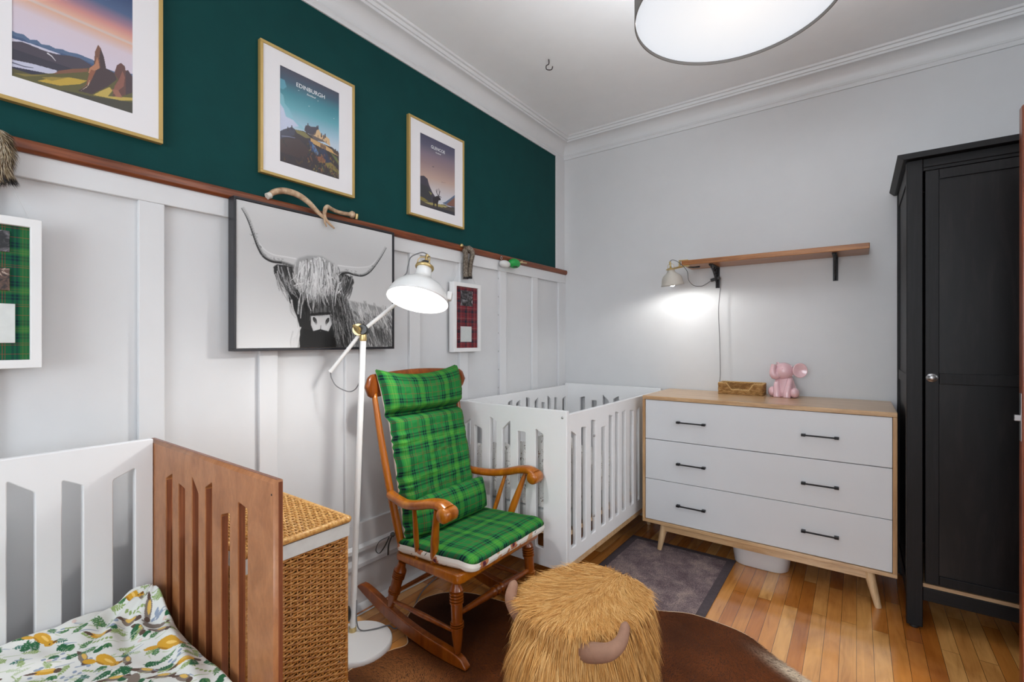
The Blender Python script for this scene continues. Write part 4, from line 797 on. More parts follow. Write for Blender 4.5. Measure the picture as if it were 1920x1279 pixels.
# ---------------- wicker hamper ----------------
M_wick = base_mat('wicker', srgb(176, 118, 52), .42, coat=.15)
def _w(m):
    v = coords(m, (1, 1, 1)); n1 = noise_fac(m, v, 120, 3, .6); n2 = noise_fac(m, coords(m, (3, 3, 30)), 7, 3, .6)
    c = ramp(m, n1, [(.3, srgb(140, 84, 32)), (.5, srgb(182, 124, 58)), (.7, srgb(206, 156, 88))]); d = ramp(m, n2, [(.3, (.72, .66, .6, 1)), (.6, (1.1, 1.08, 1.05, 1))]); setcol(m, mixc(m, .8, c, d, 'MULTIPLY'))
_w(M_wick)
M_wickl = base_mat('wicker_light', srgb(206, 156, 84), .42, coat=.15); setcol(M_wickl, ramp(M_wickl, noise_fac(M_wickl, coords(M_wickl), 110, 3, .6), [(.3, srgb(168, 112, 48)), (.5, srgb(206, 154, 82)), (.7, srgb(222, 180, 112))]))
def weave(mb, O, U, Vv, Nn, wU, hV, rp, sp_, r=.0028, amp=.0028, rs=.0025):
    """rows of weavers running along U, going over and under stakes along V"""
    O, U, Vv, Nn = map(np.array, (O, U, Vv, Nn)); ns = max(2, int(round(wU / sp_))); nr = int(hV / rp); sp_ = wU / ns
    for i in range(ns + 1):
        p = O + U * min(max(i * sp_, rs), wU - rs); mb.tube([tuple(p), tuple(p + Vv * hV)], rs, 6)
    rg = random.Random(nr * 7 + ns)
    for j in range(nr):
        z = (j + .5) * rp; pts = []; wob = rg.uniform(-.0007, .0007)
        for i in range(2 * ns + 1):
            u = i * sp_ / 2; ph = math.cos(PI * i / 2 + PI * j) if i % 2 == 0 else 0
            a = amp * (1 if ((i // 2 + j) % 2 == 0) else -1) * (1 if i % 2 == 0 else 0)
            pts.append(tuple(O + U * u + Vv * (z + wob + rg.uniform(-.0004, .0004)) + Nn * a))
        mb.tube(pts, r * rg.uniform(.9, 1.1), 5, cap=True)
t = thing('laundry_hamper', (-1.50, .715, 0), 'tall woven wicker laundry hamper with white liner behind the brown bed end', 'hamper')
hx0, hx1, hy0, hy1, hz = -1.80, -1.222, .565, .848, .690
b = MB(); weave(b, (hx1, hy0, .015), (0, 1, 0), (0, 0, 1), (1, 0, 0), hy1 - hy0, hz - .02, .0073, .0185, .0034, .0038)
weave(b, (hx0, hy0, .015), (1, 0, 0), (0, 0, 1), (0, -1, 0), hx1 - hx0, hz - .02, .0080, .022, .0036, .0038)
weave(b, (hx0, hy1, .015), (1, 0, 0), (0, 0, 1), (0, 1, 0), hx1 - hx0, hz - .02, .0105, .030, .0040)
weave(b, (hx0, hy0, .015), (0, 1, 0), (0, 0, 1), (-1, 0, 0), hy1 - hy0, hz - .02, .0105, .026, .0040)
for cx in (hx0, hx1):
    for cy in (hy0, hy1): b.tube([(cx, cy, .0), (cx, cy, hz)], .0055, 8)
obj('woven_body', b, M_wick, t, smooth=True)
obj('liner', MB().box(hx0 + .018, hy0 + .018, .02, hx1 - .018, hy1 - .018, hz - .005), paint('hamper_inner_shade', srgb(84, 54, 26), .9), t)  # liner coloured dark brown to imitate shade behind the weave; cloth itself white
lb = MB(); r_ = [(-.006, -.006), (.006, .006)]
def band(z0, z1, o): 
    mm = MB(); q = [(hx0 - o, hy0 - o), (hx1 + o, hy0 - o), (hx1 + o, hy1 + o), (hx0 - o, hy1 + o)]; i_ = [(hx0 - o + .003, hy0 - o + .003), (hx1 + o - .003, hy0 - o + .003), (hx1 + o - .003, hy1 + o - .003), (hx0 - o + .003, hy1 + o - .003)]
    vs = [(x, y, z) for z in (z0, z1) for x, y in q] + [(x, y, z) for z in (z0, z1) for x, y in i_]
    fs = [(k, (k+1) % 4, 4 + (k+1) % 4, 4 + k) for k in range(4)] + [(8 + (k+1) % 4, 8 + k, 12 + k, 12 + (k+1) % 4) for k in range(4)] + [(4 + k, 4 + (k+1) % 4, 12 + (k+1) % 4, 12 + k) for k in range(4)] + [((k+1) % 4, k, 8 + k, 8 + (k+1) % 4) for k in range(4)]
    return mm.add(vs, fs)
obj('liner_fold', band(.674, .712, .007), M_cloth, t, bevel=.001, label='white cloth liner folded over the rim')
ld = MB(); weave(ld, (hx0 - .004, hy0 - .004, .7275), (1, 0, 0), (0, 1, 0), (0, 0, 1), hx1 - hx0 + .006, hy1 - hy0 + .006, .0098, .021, .0031, .0026)
for p, q in (((hx0 - .006, hy0 - .006), (hx1 + .006, hy0 - .006)), ((hx1 + .006, hy0 - .006), (hx1 + .006, hy1 + .006)), ((hx1 + .006, hy1 + .006), (hx0 - .006, hy1 + .006)), ((hx0 - .006, hy1 + .006), (hx0 - .006, hy0 - .006))):
    ld.tube([(p[0], p[1], .723), (q[0], q[1], .723)], .0085, 10)
    Lq = math.hypot(q[0] - p[0], q[1] - p[1]); k = int(Lq / .010)
    for i in range(k):
        f = (i + .5) / k; cx, cy = p[0] + (q[0] - p[0]) * f, p[1] + (q[1] - p[1]) * f; ax = ((q[0] - p[0]) / Lq, (q[1] - p[1]) / Lq)
        ld.tube([(cx - ax[0] * .0042, cy - ax[1] * .0042, .723), (cx, cy, .7234), (cx + ax[0] * .0042, cy + ax[1] * .0042, .723)], [.0080, .0096, .0080], 8, cap=False)
obj('lid', ld, M_wickl, t, smooth=True)

# ---------------- floor lamp ----------------
t = thing('floor_lamp', (-1.655, 1.195, 0), 'white and brass reading floor lamp with round base, lit', 'lamp')
obj('base', MB().lathe([(.0, 0), (.138, 0), (.141, .004), (.141, .024), (.137, .029), (.0, .030)], 56, Matrix.Translation((-1.650, 1.195, 0))), M_lampw, t, auto=40)
P0, P1 = Vector((-1.715, 1.222, .030)), Vector((-1.682, 1.250, 1.262)); J = Vector((-1.681, 1.252, 1.298))
obj('base_collar', MB().turned(P0, P0 + Vector((0, 0, .018)), [(0, .0155), (1, .0155)]), M_brass, t, auto=40)
obj('pole', MB().turned(P0 + Vector((0, 0, .015)), P1, [(0, .0125), (1, .0125)]), M_lampw, t, auto=40)
obj('pole_collar', MB().turned(P1 - Vector((0, 0, .012)), P1 + Vector((0, 0, .022)), [(0, .0135), (.15, .0150), (1, .0125)]), M_brass, t, auto=40)
fw_ = Vector((-.588, .809, 0)); rt = Vector((.809, .588, 0)); toC = -fw_
E0 = Vector((-1.803, 1.175, 1.121)); E1 = Vector((-1.455, 1.32, 1.455))
ad = (E1 - J).normalized(); ad0 = (J - E0).normalized()
jn = MB(); jn.turned(J - fw_ * -.022, J - fw_ * .022, [(0, .019), (.1, .022), (.9, .022), (1, .019)], 24); obj('joint_block', jn, M_plastic, t, auto=40)
jb = MB(); c_ = J - rt * .018; jb.turned(c_ + toC * .004, c_ + toC * .026, [(0, .024), (.3, .026), (.6, .024), (.62, .015), (1, .013)], 24); jb.box(-.013, -.005, -.020, .013, .005, .020, Matrix.Translation(c_ + toC * .036) @ Matrix.Rotation(.9, 4, rt)); obj('clamp_wheel', jb, M_brass, t, auto=40)
am = MB(); am.tube([E0, J + (E1 - J) * .5 - (E1 - J) * .5, E1], .0085, 12); am.tube([E0 - ad0 * .001, E0 + ad0 * .004], .0095, 12); obj('arm', am, M_lampw, t, auto=40)
# head: bell shade tilted towards the camera side
SC = Vector((-1.352, 1.250, 1.403)); axis = (Vector((0, 0, 1)) * 1.0 + fw_ * .37 + rt * .135).normalized()
q_ = axis.to_track_quat('Z', 'Y').to_matrix().to_4x4(); MS = Matrix.Translation(SC) @ q_
prof = [(.0285, .152), (.0300, .128), (.033, .108), (.040, .096), (.058, .084), (.080, .070), (.098, .052), (.110, .030), (.1155, .012), (.1185, .000)]
sh = MB(); sh.lathe(prof + [(.1165, .0005)] + [(max(.001, r_ - .0022), z - .001) for r_, z in prof[::-1][1:]], 56, MS); head = obj('shade', sh, M_lampw, t, smooth=True, fix=True)
obj('shade_cap', MB().lathe([(.001, .158), (.024, .157), (.030, .152), (.0355, .150), (.037, .144), (.0345, .139), (.030, .139)], 36, MS), M_brass, head, smooth=True)
cg = MB(); 
for k in range(3):
    a = 2 * PI * k / 3 + .5; cs, sn = math.cos(a), math.sin(a); cg.tube([MS @ Vector(p) for p in ((.033 * cs, .033 * sn, .146), (.030 * cs, .030 * sn, .175), (.024 * cs, .024 * sn, .186), (.004 * cs, .004 * sn, .190))], .0021, 8)
cg.tube([MS @ Vector((0, 0, z)) for z in (.158, .178, .200, .204)], [.009, .006, .007, .003], 12); obj('cap_cage', cg, M_brass, head, smooth=True)
obj('lamp_holder', MB().ball(MS @ Vector((0, 0, .160)), (.020, .020, .016), 16), M_plastic, head, smooth=True)
kn = MB(); kc = MS @ Vector((.109, -.012, .030)); 
Mk = Matrix.Translation(SC) @ q_; dirx = (rt - axis * rt.dot(axis)).normalized(); kc = SC + axis * .034 + dirx * .112
Bq = Matrix.Translation(kc) @ Matrix((tuple(dirx) + (0,), tuple(axis.cross(dirx)) + (0,), tuple(axis) + (0,), (0, 0, 0, 1))).transposed()
kn.box(-.004, -.011, -.018, .016, .011, .018, Bq); obj('side_knob', kn, M_lampw, head, bevel=.005, seg=3)
kc2 = SC + axis * .088 - dirx * .050 + axis.cross(dirx) * .025; Bq2 = Matrix.Translation(kc2) @ Matrix((tuple(dirx) + (0,), tuple(axis.cross(dirx)) + (0,), tuple(axis) + (0,), (0, 0, 0, 1))).transposed()
yk = MB(); yk.tube([E1 - ad * .01, E1 + ad * .02, SC + axis * .085 - dirx * .06 + fw_ * .03], .009, 10); obj('yoke', yk, M_lampw, head, auto=40)
obj('bulb', MB().ball(MS @ Vector((0, 0, .060)), (.028, .028, .034), 18), M_bulb, head, smooth=True)
def spot(name, loc, direction, energy, angle, rad=.04, blend=.6, col=(1, .985, .955)):
    l = bpy.data.lights.new(name, 'SPOT'); l.energy = energy; l.spot_size = math.radians(angle); l.spot_blend = blend; l.shadow_soft_size = rad; l.color = col
    o = bpy.data.objects.new(name, l); COL.objects.link(o); o.location = loc; o.rotation_euler = Vector(direction).to_track_quat('-Z', 'Y').to_euler(); return o
spot('floor_lamp_light', MS @ Vector((0, 0, .020)), -axis, 13, 155)
pl = bpy.data.lights.new('floor_lamp_inner', 'POINT'); pl.energy = 2.2; pl.shadow_soft_size = .02; po = bpy.data.objects.new('floor_lamp_inner', pl); COL.objects.link(po); po.location = MS @ Vector((0, 0, .018))
cc = MB(); cc.tube(smooth_path([E0, E0 + Vector((.005, .003, -.03)), E0 + rt * .03 + Vector((0, 0, -.065)), E0 + rt * .085 + Vector((0, 0, -.085)), E0 + rt * .120 + Vector((0, 0, -.05)), E0 + rt * .128 + Vector((0, 0, .05)), J - rt * .02 + Vector((0, 0, -.03)), J + Vector((0, .01, -.01))], 6), .0024, 8); obj('arm_cord', cc, M_cordg, t, smooth=True)
hc = MS @ Vector((0, 0, .204)); cc = MB().tube(smooth_path([hc, hc - rt * .025 + axis * .008, hc - rt * .062 - axis * .012, hc - rt * .066 - axis * .05, hc - rt * .066 - axis * .085, hc - rt * .085 - axis * .125, E1], 6), .0024, 8); obj('head_cord', cc, M_cordg, t, smooth=True)
cc = MB().tube(smooth_path([P0 + rt * .016 + Vector((0, 0, .13)), P0 + rt * .017 + Vector((0, 0, .04)), P0 + Vector((.03, .02, .004)), (-1.645, 1.285, .034), (-1.625, 1.335, .030), (-1.612, 1.372, .006), (-1.66, 1.50, .005), (-1.76, 1.68, .005), (-1.82, 1.95, .005)], 8), .0028, 8)
obj('floor_cord', cc, M_cordg, t, smooth=True)
obj('foot_switch', MB().ball(P0 + rt * -.010 + toC * .022 + Vector((0, 0, .085)), (.010, .010, .034), 14), M_plastic, t, smooth=True)

# ---------------- rocking chair ----------------
t = thing('rocking_chair', (-1.42, 1.60, 0), 'cherry brown wooden rocking chair with turned legs facing into the room', 'rocking chair')
YN, YF = 1.345, 1.855; XCt, R2 = -1.287, 2.47
def rk(x): return (x - XCt) ** 2 / R2 + .0105
for y in (YN, YF):
    xs = [(-1.835 + (.655) * i / 28) for i in range(29)]; bot = [(x, rk(x) + .001) for x in xs]; top = []
    for i, x in enumerate(xs):
        f = i / 28; h = .054 * math.sqrt(max(0.03, 1 - abs(2 * f - 1) ** 6)); top.append((x + .004 * (1 - f), rk(x) + .001 + h))
    P = bot + top[::-1]; m = MB().prism(P, y - .0155, y + .0155, 'y'); obj('rocker', m, M_chair_shade, t, bevel=.005, seg=3, auto=50)
legp = [(0, .010), (.06, .013), (.20, .0185), (.30, .0205), (.34, .0205), (.345, .0225), (.355, .0225), (.36, .0195), (.375, .0225), (.385, .0225), (.39, .0195), (.405, .0225), (.415, .0225), (.42, .0205), (.62, .0215), (.66, .0205), (.67, .0230), (.69, .0230), (.695, .0200), (.71, .0230), (.73, .0230), (.735, .0200), (.75, .0230), (.77, .0230), (.775, .0200), (.79, .0230), (.81, .0230), (.815, .0200), (.84, .0225), (.90, .0200), (1.0, .0150)]
for x0, x1, zt_ in ((-1.232, -1.252, .335), (-1.625, -1.560, .312)):
    for y, s_ in ((YN, 1), (YF, -1)):
        obj('leg', MB().turned((x0, y, rk(x0) + .046), (x1, y + .012 * s_, zt_), [(a, b * 1.08 * (1.09 if b > .0222 else (.84 if .0194 < b < .0203 else 1))) for a, b in legp]), M_chair_shade, t, auto=50)
strp = [(0, .007), (.2, .0095), (.40, .0125), (.43, .0125), (.44, .0155), (.455, .0155), (.465, .012), (.48, .012), (.49, .0165), (.51, .0165), (.52, .012), (.535, .012), (.545, .0155), (.56, .0155), (.57, .0125), (.60, .0125), (.8, .0095), (1, .007)]
obj('front_stretcher', MB().turned((-1.240, YN + .004, .200), (-1.240, YF - .004, .180), [(a, b * 1.3) for a, b in strp]), M_chair_shade, t, auto=50)
obj('rear_stretcher', MB().turned((-1.600, YN + .006, .175), (-1.600, YF - .006, .175), [(0, .007), (.5, .010), (1, .007)]), M_chair_shade, t, auto=50)
for y in (YN, YF): obj('side_stretcher', MB().turned((-1.612, y, .140), (-1.236, y, .136), [(0, .007), (.5, .0115), (1, .007)]), M_chair_shade, t, auto=50)
# seat board
sb = [(-1.590, 1.350), (-1.225, 1.318), (-1.205, 1.330), (-1.200, 1.355), (-1.200, 1.845), (-1.205, 1.870), (-1.225, 1.882), (-1.590, 1.850), (-1.612, 1.825), (-1.618, 1.60), (-1.612, 1.375)]
m = MB(); tilt = lambda x: .372 + (x + 1.21) * .075
n = len(sb); m.add([(x, y, tilt(x) - .042 + (.012 if x < -1.25 else 0)) for x, y in sb] + [(x, y, tilt(x)) for x, y in sb], [tuple(range(n))[::-1], tuple(range(n, 2*n))] + [(i, (i+1) % n, n + (i+1) % n, n + i) for i in range(n)])
obj('seat', m, M_chair, t, bevel=.009, seg=3, auto=50)
# back posts, spindles and crest rail
def backpt(y, z):
    f = (z - .35) / .70; return (-1.575 - .150 * f - .012 * math.sin(f * PI), y, z)
postp = [(0, .0135), (.15, .0165), (.4, .0150), (.6, .0145), (.85, .0125), (1, .0105)]
def post(y0, y1, k=1.0, x0=-1.575):
    pts = []; rs = []
    for i in range(15):
        f = i / 14; p = backpt(y0 + (y1 - y0) * f, .340 + .690 * f); pts.append(p); rs.append(lerp_table(postp, f) * k)
    return MB().tube(pts, rs, 14)
for y0, y1 in ((1.372, 1.335), (1.828, 1.865)): obj('back_post', post(y0, y1, 1.08), M_chair, t, smooth=True)
for i in range(5):
    y0 = 1.372 + (i + 1) * .456 / 6; y1 = 1.335 + .026 + (i + 1) * (.53 - .05) / 6
    obj('back_spindle', post(y0, y1, .62), M_chair, t, smooth=True)
cr = MB()
def crest(a, b):
    y = 1.284 + .634 * a; e = abs(2 * a - 1); hh = .052 * math.sqrt(max(0, 1 - max(0, (e - .87) / .13) ** 2)); cz = 1.060 + .004 * math.cos(2 * PI * (a - .5)) - .006 * e ** 2; cx = -1.742 + .030 * e ** 2
    th = 2 * PI * b; return (cx + .0145 * math.cos(th) * (1 if hh > .01 else .6), y, cz + max(hh, .004) * (abs(math.sin(th)) ** .7) * (1 if math.sin(th) >= 0 else -1))
m = MB(); nu, nv = 41, 21
vs = [crest(i / (nu - 1), j / nv) for j in range(nv) for i in range(nu)]
fs = [(j*nu+i, j*nu+i+1, ((j+1) % nv)*nu+i+1, ((j+1) % nv)*nu+i) for j in range(nv) for i in range(nu - 1)] + [tuple(j*nu for j in range(nv)), tuple(j*nu+nu-1 for j in range(nv))[::-1]]
m.add(vs, fs); obj('crest_rail', m, M_chair_shade, t, smooth=True, fix=True)
# arms with scrolled ends, and their posts
for s_, ye, yb_ in ((-1, 1.300, 1.348), (1, 1.900, 1.852)):
    yy = lambda f: yb_ + (ye - yb_) * min(1, f * 2.2)
    cen = smooth_path([(-1.625, yy(0), .590), (-1.56, yy(.15), .584), (-1.48, yy(.35), .586), (-1.40, yy(.55), .602), (-1.33, yy(.75), .622), (-1.275, yy(.9), .628), (-1.240, yy(1), .616)], 5)
    m = MB(); prev = None; ringsA = []
    for i, p in enumerate(cen):
        f = i / (len(cen) - 1); tn = (cen[min(i+1, len(cen)-1)] - cen[max(i-1, 0)]).normalized(); up = Vector((0, 1, 0)).cross(tn) * -1; up = up if up.z > 0 else -up
        w_ = .023 + .012 * max(0, (f - .55) / .45); h_ = .0175 + .003 * f; ringsA.append([p + Vector((0, 1, 0)) * (w_ * math.cos(q)) + up * (h_ * math.copysign(abs(math.sin(q)) ** .8, math.sin(q))) for q in np.linspace(0, 2 * PI, 17)[:-1]])
    vs = [tuple(q) for g in ringsA for q in g]; fs = [(i*16+j, i*16+(j+1) % 16, (i+1)*16+(j+1) % 16, (i+1)*16+j) for i in range(len(ringsA)-1) for j in range(16)] + [tuple(range(16))[::-1], tuple((len(ringsA)-1)*16+j for j in range(16))]
    m.add(vs, fs); sc_ = MB().turned((-1.243, ye - .036, .600), (-1.243, ye + .036, .600), [(0, .024), (.12, .0295), (.88, .0295), (1, .024)], 24)
    m.add(sc_.v, sc_.f); obj('armrest', m, M_chair, t, auto=60)
    obj('arm_post', MB().turned((-1.375, yb_ + .010 * -s_, .350), (-1.300, ye, .606), [(0, .0125), (.12, .015), (.45, .0175), (.75, .014), (1, .010)]), M_chair, t, auto=60)
    obj('arm_spindle', MB().turned((-1.470, yb_ + .012 * -s_, .345), (-1.420, ye - .004 * -s_, .588), [(0, .0085), (.5, .0115), (1, .008)]), M_chair, t, auto=60)

# cushions
def pad(U, Vd, rings, nring, fn, uvs=1.0, rr=.05, top=6, flip=False, step=.018):
    """rounded slab: outline U x Vd, rings = (inset, height); fn maps (u, v, h) to space"""
    base = round_poly([(0, 0), (U, 0), (U, Vd), (0, Vd)], rr, 8); out = []; 
    for i in range(len(base)):
        a, b = base[i], base[(i + 1) % len(base)]; k_ = max(1, int(math.hypot(b[0]-a[0], b[1]-a[1]) / step)); out += [(a[0] + (b[0]-a[0]) * j / k_, a[1] + (b[1]-a[1]) * j / k_) for j in range(k_)]
    n_ = len(out); cx, cy = U / 2, Vd / 2; mb = MB(); vs = []; uv = []
    allr = list(rings)
    for ins, h in allr:
        for x, y in out:
            sx = (x - cx) * (1 - ins / (U / 2)) + cx; sy = (y - cy) * (1 - ins / (Vd / 2)) + cy; vs.append(fn(sx, sy, h)); uv.append((sx + (h if False else 0), sy + (.05 - h) * .8 * (1 if ins < .03 else 0)))
    fs = [(i*n_+j, i*n_+(j+1) % n_, (i+1)*n_+(j+1) % n_, (i+1)*n_+j) for i in range(len(allr)-1) for j in range(n_)]
    mb.add(vs, fs, uv); return mb
M_floral = vcol('floral_print_cotton', .85, spec=.2)
def flcol(mb, seed=3, zmax=1.1, nsp=900):
    rg = random.Random(seed); spots = [(rg.uniform(-1.75, -1.1), rg.uniform(1.3, 1.95), rg.uniform(.34, zmax), rg.choice([0, 0, 1, 1, 2]), rg.uniform(.6, 1.4)) for _ in range(nsp)]; out = []; SP = np.array(spots)
    for x, y, z in mb.v:
        c = C3(232, 228, 220); D = (x - SP[:, 0]) ** 2 + (y - SP[:, 1]) ** 2 + (z - SP[:, 2]) ** 2; i = int(np.argmin(D / SP[:, 4] ** 2)); d = D[i] / SP[i, 4] ** 2; k_ = SP[i, 3]; wv = 1 + .5 * mnoise.noise(Vector((x * 160, y * 160, z * 160)))
        if k_ == 0 and d < .00036 * wv: c = C3(186, 120, 84) if d > .00009 * wv else C3(92, 44, 62)
        elif k_ == 1 and abs((x - SP[i, 0]) + (y - SP[i, 1]) - (z - SP[i, 2])) < .0022 and d < .00020: c = C3(84, 88, 80)
        elif k_ == 2 and d < .00030 * wv: c = C3(212, 168, 134)
        out.append((*c, 1))
    mb.col = np.array(out)
# seat cushion
SU, SV = .422, .530
def seatmap(u, v, h):
    x = -1.592 + u; y = 1.343 + v; base = tilt(x) + .003; sag = 0
    k_ = 1 + .06 * mnoise.noise(Vector((u * 14, v * 14, 1)))
    if u > .36: base -= (u - .36) * .25
    return (x + .010 * (h / .05) * (u / SU), y + .004 * math.sin(u * 18), base + h * k_)
def fine_rings(lst, sub):
    out = []
    for (a, b), (c, d) in zip(lst, lst[1:]): out += [(a + (c - a) * i / sub, b + (d - b) * i / sub) for i in range(sub)]
    return out + [lst[-1]]
t2 = thing('seat_cushion', (-1.40, 1.60, .37), 'green tartan seat cushion with floral border lying on the rocking chair seat', 'cushion', None)
top_in = [(.012, .057), (.03, .064), (.06, .068), (.10, .071), (.14, .072), (.18, .072), (.2109, .072)]
m = pad(SU, SV, [(.002, .040), (-.001, .044), (.003, .051)] + top_in, 0, seatmap); obj('tartan_top', m, M_tart, t2, smooth=True)
m = pad(SU, SV, fine_rings([(.06, .0), (.02, .0), (.006, .005), (-.004, .016), (-.006, .029), (-.002, .0435)], 5), 0, seatmap, step=.0035); 
mf = MB(); n_ = None
def densify(mb): return mb
flcol(m, 3, .46, 620); obj('floral_border', m, M_floral, t2, smooth=True, label='white floral printed border')
# back cushion: main pad and head roll in one cover, pinched where they meet
BU, BV = .720, .470
AXb = (Vector(backpt(1.6, 1.05)) - Vector(backpt(1.6, .40))).normalized(); NB = Vector((AXb.z, 0, -AXb.x)).normalized()
def backmap(u, v, h, back=False):
    f = v / BV; e = abs(2 * f - 1)
    p = Vector(backpt(1.6, .40)) + AXb * (u + .034 * (e ** 2 - .55) * max(0, (u - .5) / .22)); yl = lerp_table([(0, 1.366), (.50, 1.364), (.545, 1.352), (.72, 1.330)], u); yr = lerp_table([(0, 1.800), (.50, 1.812), (.545, 1.822), (.72, 1.840)], u); y = yl + (yr - yl) * f
    pin = math.exp(-((u - .525) / .016) ** 2); top = .75 * math.exp(-((u - BU) / .035) ** 2)
    hh = h * (1 - .72 * pin) * (1 - .25 * top) * (1.0 + .10 * math.sin(min(1, u / .525) * PI) + .12 * (1 if u > .525 else 0) * math.sin(max(0, (u - .525)) / .195 * PI))
    wr = .004 * mnoise.noise(Vector((u * 26, v * 9, 2))) + (.005 * math.sin(u * 130 + 3 * math.sin(u * 31)) * math.exp(-(f / .10) ** 2) if u < .5 else 0) + .0035 * mnoise.noise(Vector((u * 60, v * 30, 7)))
    q = p + NB * (.016 + hh + (wr if h > .02 else 0)); return (q.x, y, q.z)
t3 = thing('back_cushion', (-1.62, 1.58, .42), 'tall green tartan back cushion draped up the rocking chair spindles', 'cushion', None)
m = pad(BU, BV, [(.000, .024), (-.003, .032), (.002, .042), (.012, .052), (.03, .060)] + [(.03 + .0125 * i, .060 + .012 * math.sin(i / 16 * PI / 2)) for i in range(1, 17)] + [(.2345, .072)], 0, backmap, rr=.03)
# denser interior so the fold and the wrinkles have points to bend
def sheetpad(nu, nv):
    mb = MB(); 
    def fn(a, b):
        u = BU * a; v = BV * b; e = min(u, BU - u, v, BV - v) / .045; k_ = math.sqrt(max(0, 1 - (1 - min(1, e)) ** 2.2)); return backmap(u, v, .022 + .048 * k_)
    mb.grid(nu, nv, fn); mb.uv = [(u * BU, v * BV) for u, v in mb.uv]; return mb
m = sheetpad(130, 80); obj('tartan_face', m, M_tart, t3, smooth=True)
def bk2(a, b):
    u = BU * a; v = BV * b; return backmap(u, v, .022 - .020 * math.sqrt(max(0, 1 - (1 - min(1, min(u, BU - u, v, BV - v) / .03)) ** 2)))
m = MB().grid(150, 110, bk2); flcol(m, 5); obj('floral_backing', m, M_floral, t3, smooth=True)
tie = MB(); tq = Vector((-1.600, 1.338, .425))
tie.tube(smooth_path([tq, tq + Vector((-.02, -.016, -.012)), tq + Vector((-.055, -.026, -.035)), tq + Vector((-.075, -.028, -.075)), tq + Vector((-.055, -.026, -.085)), tq + Vector((-.025, -.022, -.05)), tq + Vector((-.01, -.01, -.01))], 6), .0035, 8, flat=.4)
tie.tube(smooth_path([tq, tq + Vector((-.01, -.012, -.04)), tq + Vector((-.012, -.014, -.085))], 5), .0045, 8, flat=.4); tie.ball(tq, .011, 10); obj('tie_ribbon', tie, base_mat('dark_ribbon', (.02, .022, .022, 1), .5), t3, smooth=True)
# lumbar pillow
def lum(a, b):
    y = 1.372 + .455 * a; e = abs(2 * a - 1); k_ = (1 - max(0, (e - .60) / .40) ** 2.6 * .92); th = 2 * PI * b; cs, sn = math.cos(th), math.sin(th)
    rx, rz = .040 * k_ + .006, .078 * (1 - .10 * max(0, (e - .7) / .3)); r_ = 1 + .04 * mnoise.noise(Vector((a * 9, cs * 2, sn * 2)))
    p = Vector((-1.497, y, .505)) + AXb * (rz * sn * r_) + NB * (rx * math.copysign(abs(cs) ** .85, cs) * r_); return tuple(p)
m = MB(); nu, nv = 41, 28; vs = [lum(i / (nu - 1), j / nv) for j in range(nv + 1) for i in range(nu)]; fs = [(j*nu+i, j*nu+i+1, (j+1)*nu+i+1, (j+1)*nu+i) for j in range(nv) for i in range(nu - 1)]
fs += [tuple(j*nu for j in range(nv))[::-1], tuple(j*nu+nu-1 for j in range(nv))]; m.add(vs, fs, [(.455 * i / (nu - 1), .42 * j / nv) for j in range(nv + 1) for i in range(nu)])
obj('lumbar_cushion', m, M_tart, loc=(-1.50, 1.60, .43), smooth=True, label='small oblong green tartan pillow on the rocking chair seat against the back cushion', cat='cushion')

# ---------------- rugs ----------------
M_grug = base_mat('grey_rug_pile', srgb(120, 106, 104), .95, spec=.1)
def _g(m):
    v = coords(m); a = noise_fac(m, v, 190, 3, .7); b = noise_fac(m, v, 9, 5, .65, .5); c = ramp(m, b, [(.30, srgb(92, 78, 82)), (.5, srgb(122, 108, 110)), (.68, srgb(152, 136, 130))]); d = ramp(m, a, [(.35, (.50, .48, .50, 1)), (.52, (1, 1, 1, 1)), (.66, (1.7, 1.55, 1.45, 1))])
    setcol(m, mixc(m, 1, c, d, 'MULTIPLY')); bump(m, a, .5, .002)
_g(M_grug)
t = thing('area_rug', (-.86, 2.40, 0), 'worn grey-brown rectangular rug with darker border beside the crib', 'rug')
obj('pile', MB().box(-1.158, 1.90, .0005, -.556, 2.918, .0062), M_grug, t, bevel=.002)
M_gb = paint('grey_rug_border', srgb(76, 66, 70), .95, .15, .5, 60)
m = MB(); 
for a in ((-1.160, 1.898, -1.118, 2.920), (-.594, 1.898, -.553, 2.920), (-1.118, 2.884, -.594, 2.920), (-1.118, 1.898, -.594, 1.934)): m.box(a[0], a[1], .0003, a[2], a[3], .0070)
obj('border', m, M_gb, t, bevel=.0015)
hide = [(-1.69, 1.575), (-1.665, 1.67), (-1.60, 1.74), (-1.51, 1.78), (-1.39, 1.80), (-1.26, 1.83), (-1.12, 1.93), (-.98, 2.06), (-.86, 2.13), (-.736, 2.165), (-.62, 2.222), (-.508, 2.227), (-.375, 2.204), (-.265, 2.118), (-.150, 2.042), (-.02, 1.96), (.12, 1.93), (.17, 1.80), (.12, 1.60), (.10, 1.35), (.16, 1.10), (.20, .85), (.05, .72), (-.20, .80), (-.50, .84), (-.80, .82), (-1.02, .86), (-1.15, .80), (-1.19, .92), (-1.25, 1.02), (-1.42, 1.04), (-1.53, 1.06), (-1.545, 1.12), (-1.515, 1.25), (-1.49, 1.32), (-1.555, 1.37), (-1.60, 1.403), (-1.65, 1.48)]
hp = [(p.x, p.y) for p in smooth_path([(a, b, 0) for a, b in hide], 5, closed=True)]
M_hide = vcol('cowhide_hair', .6, spec=.2)
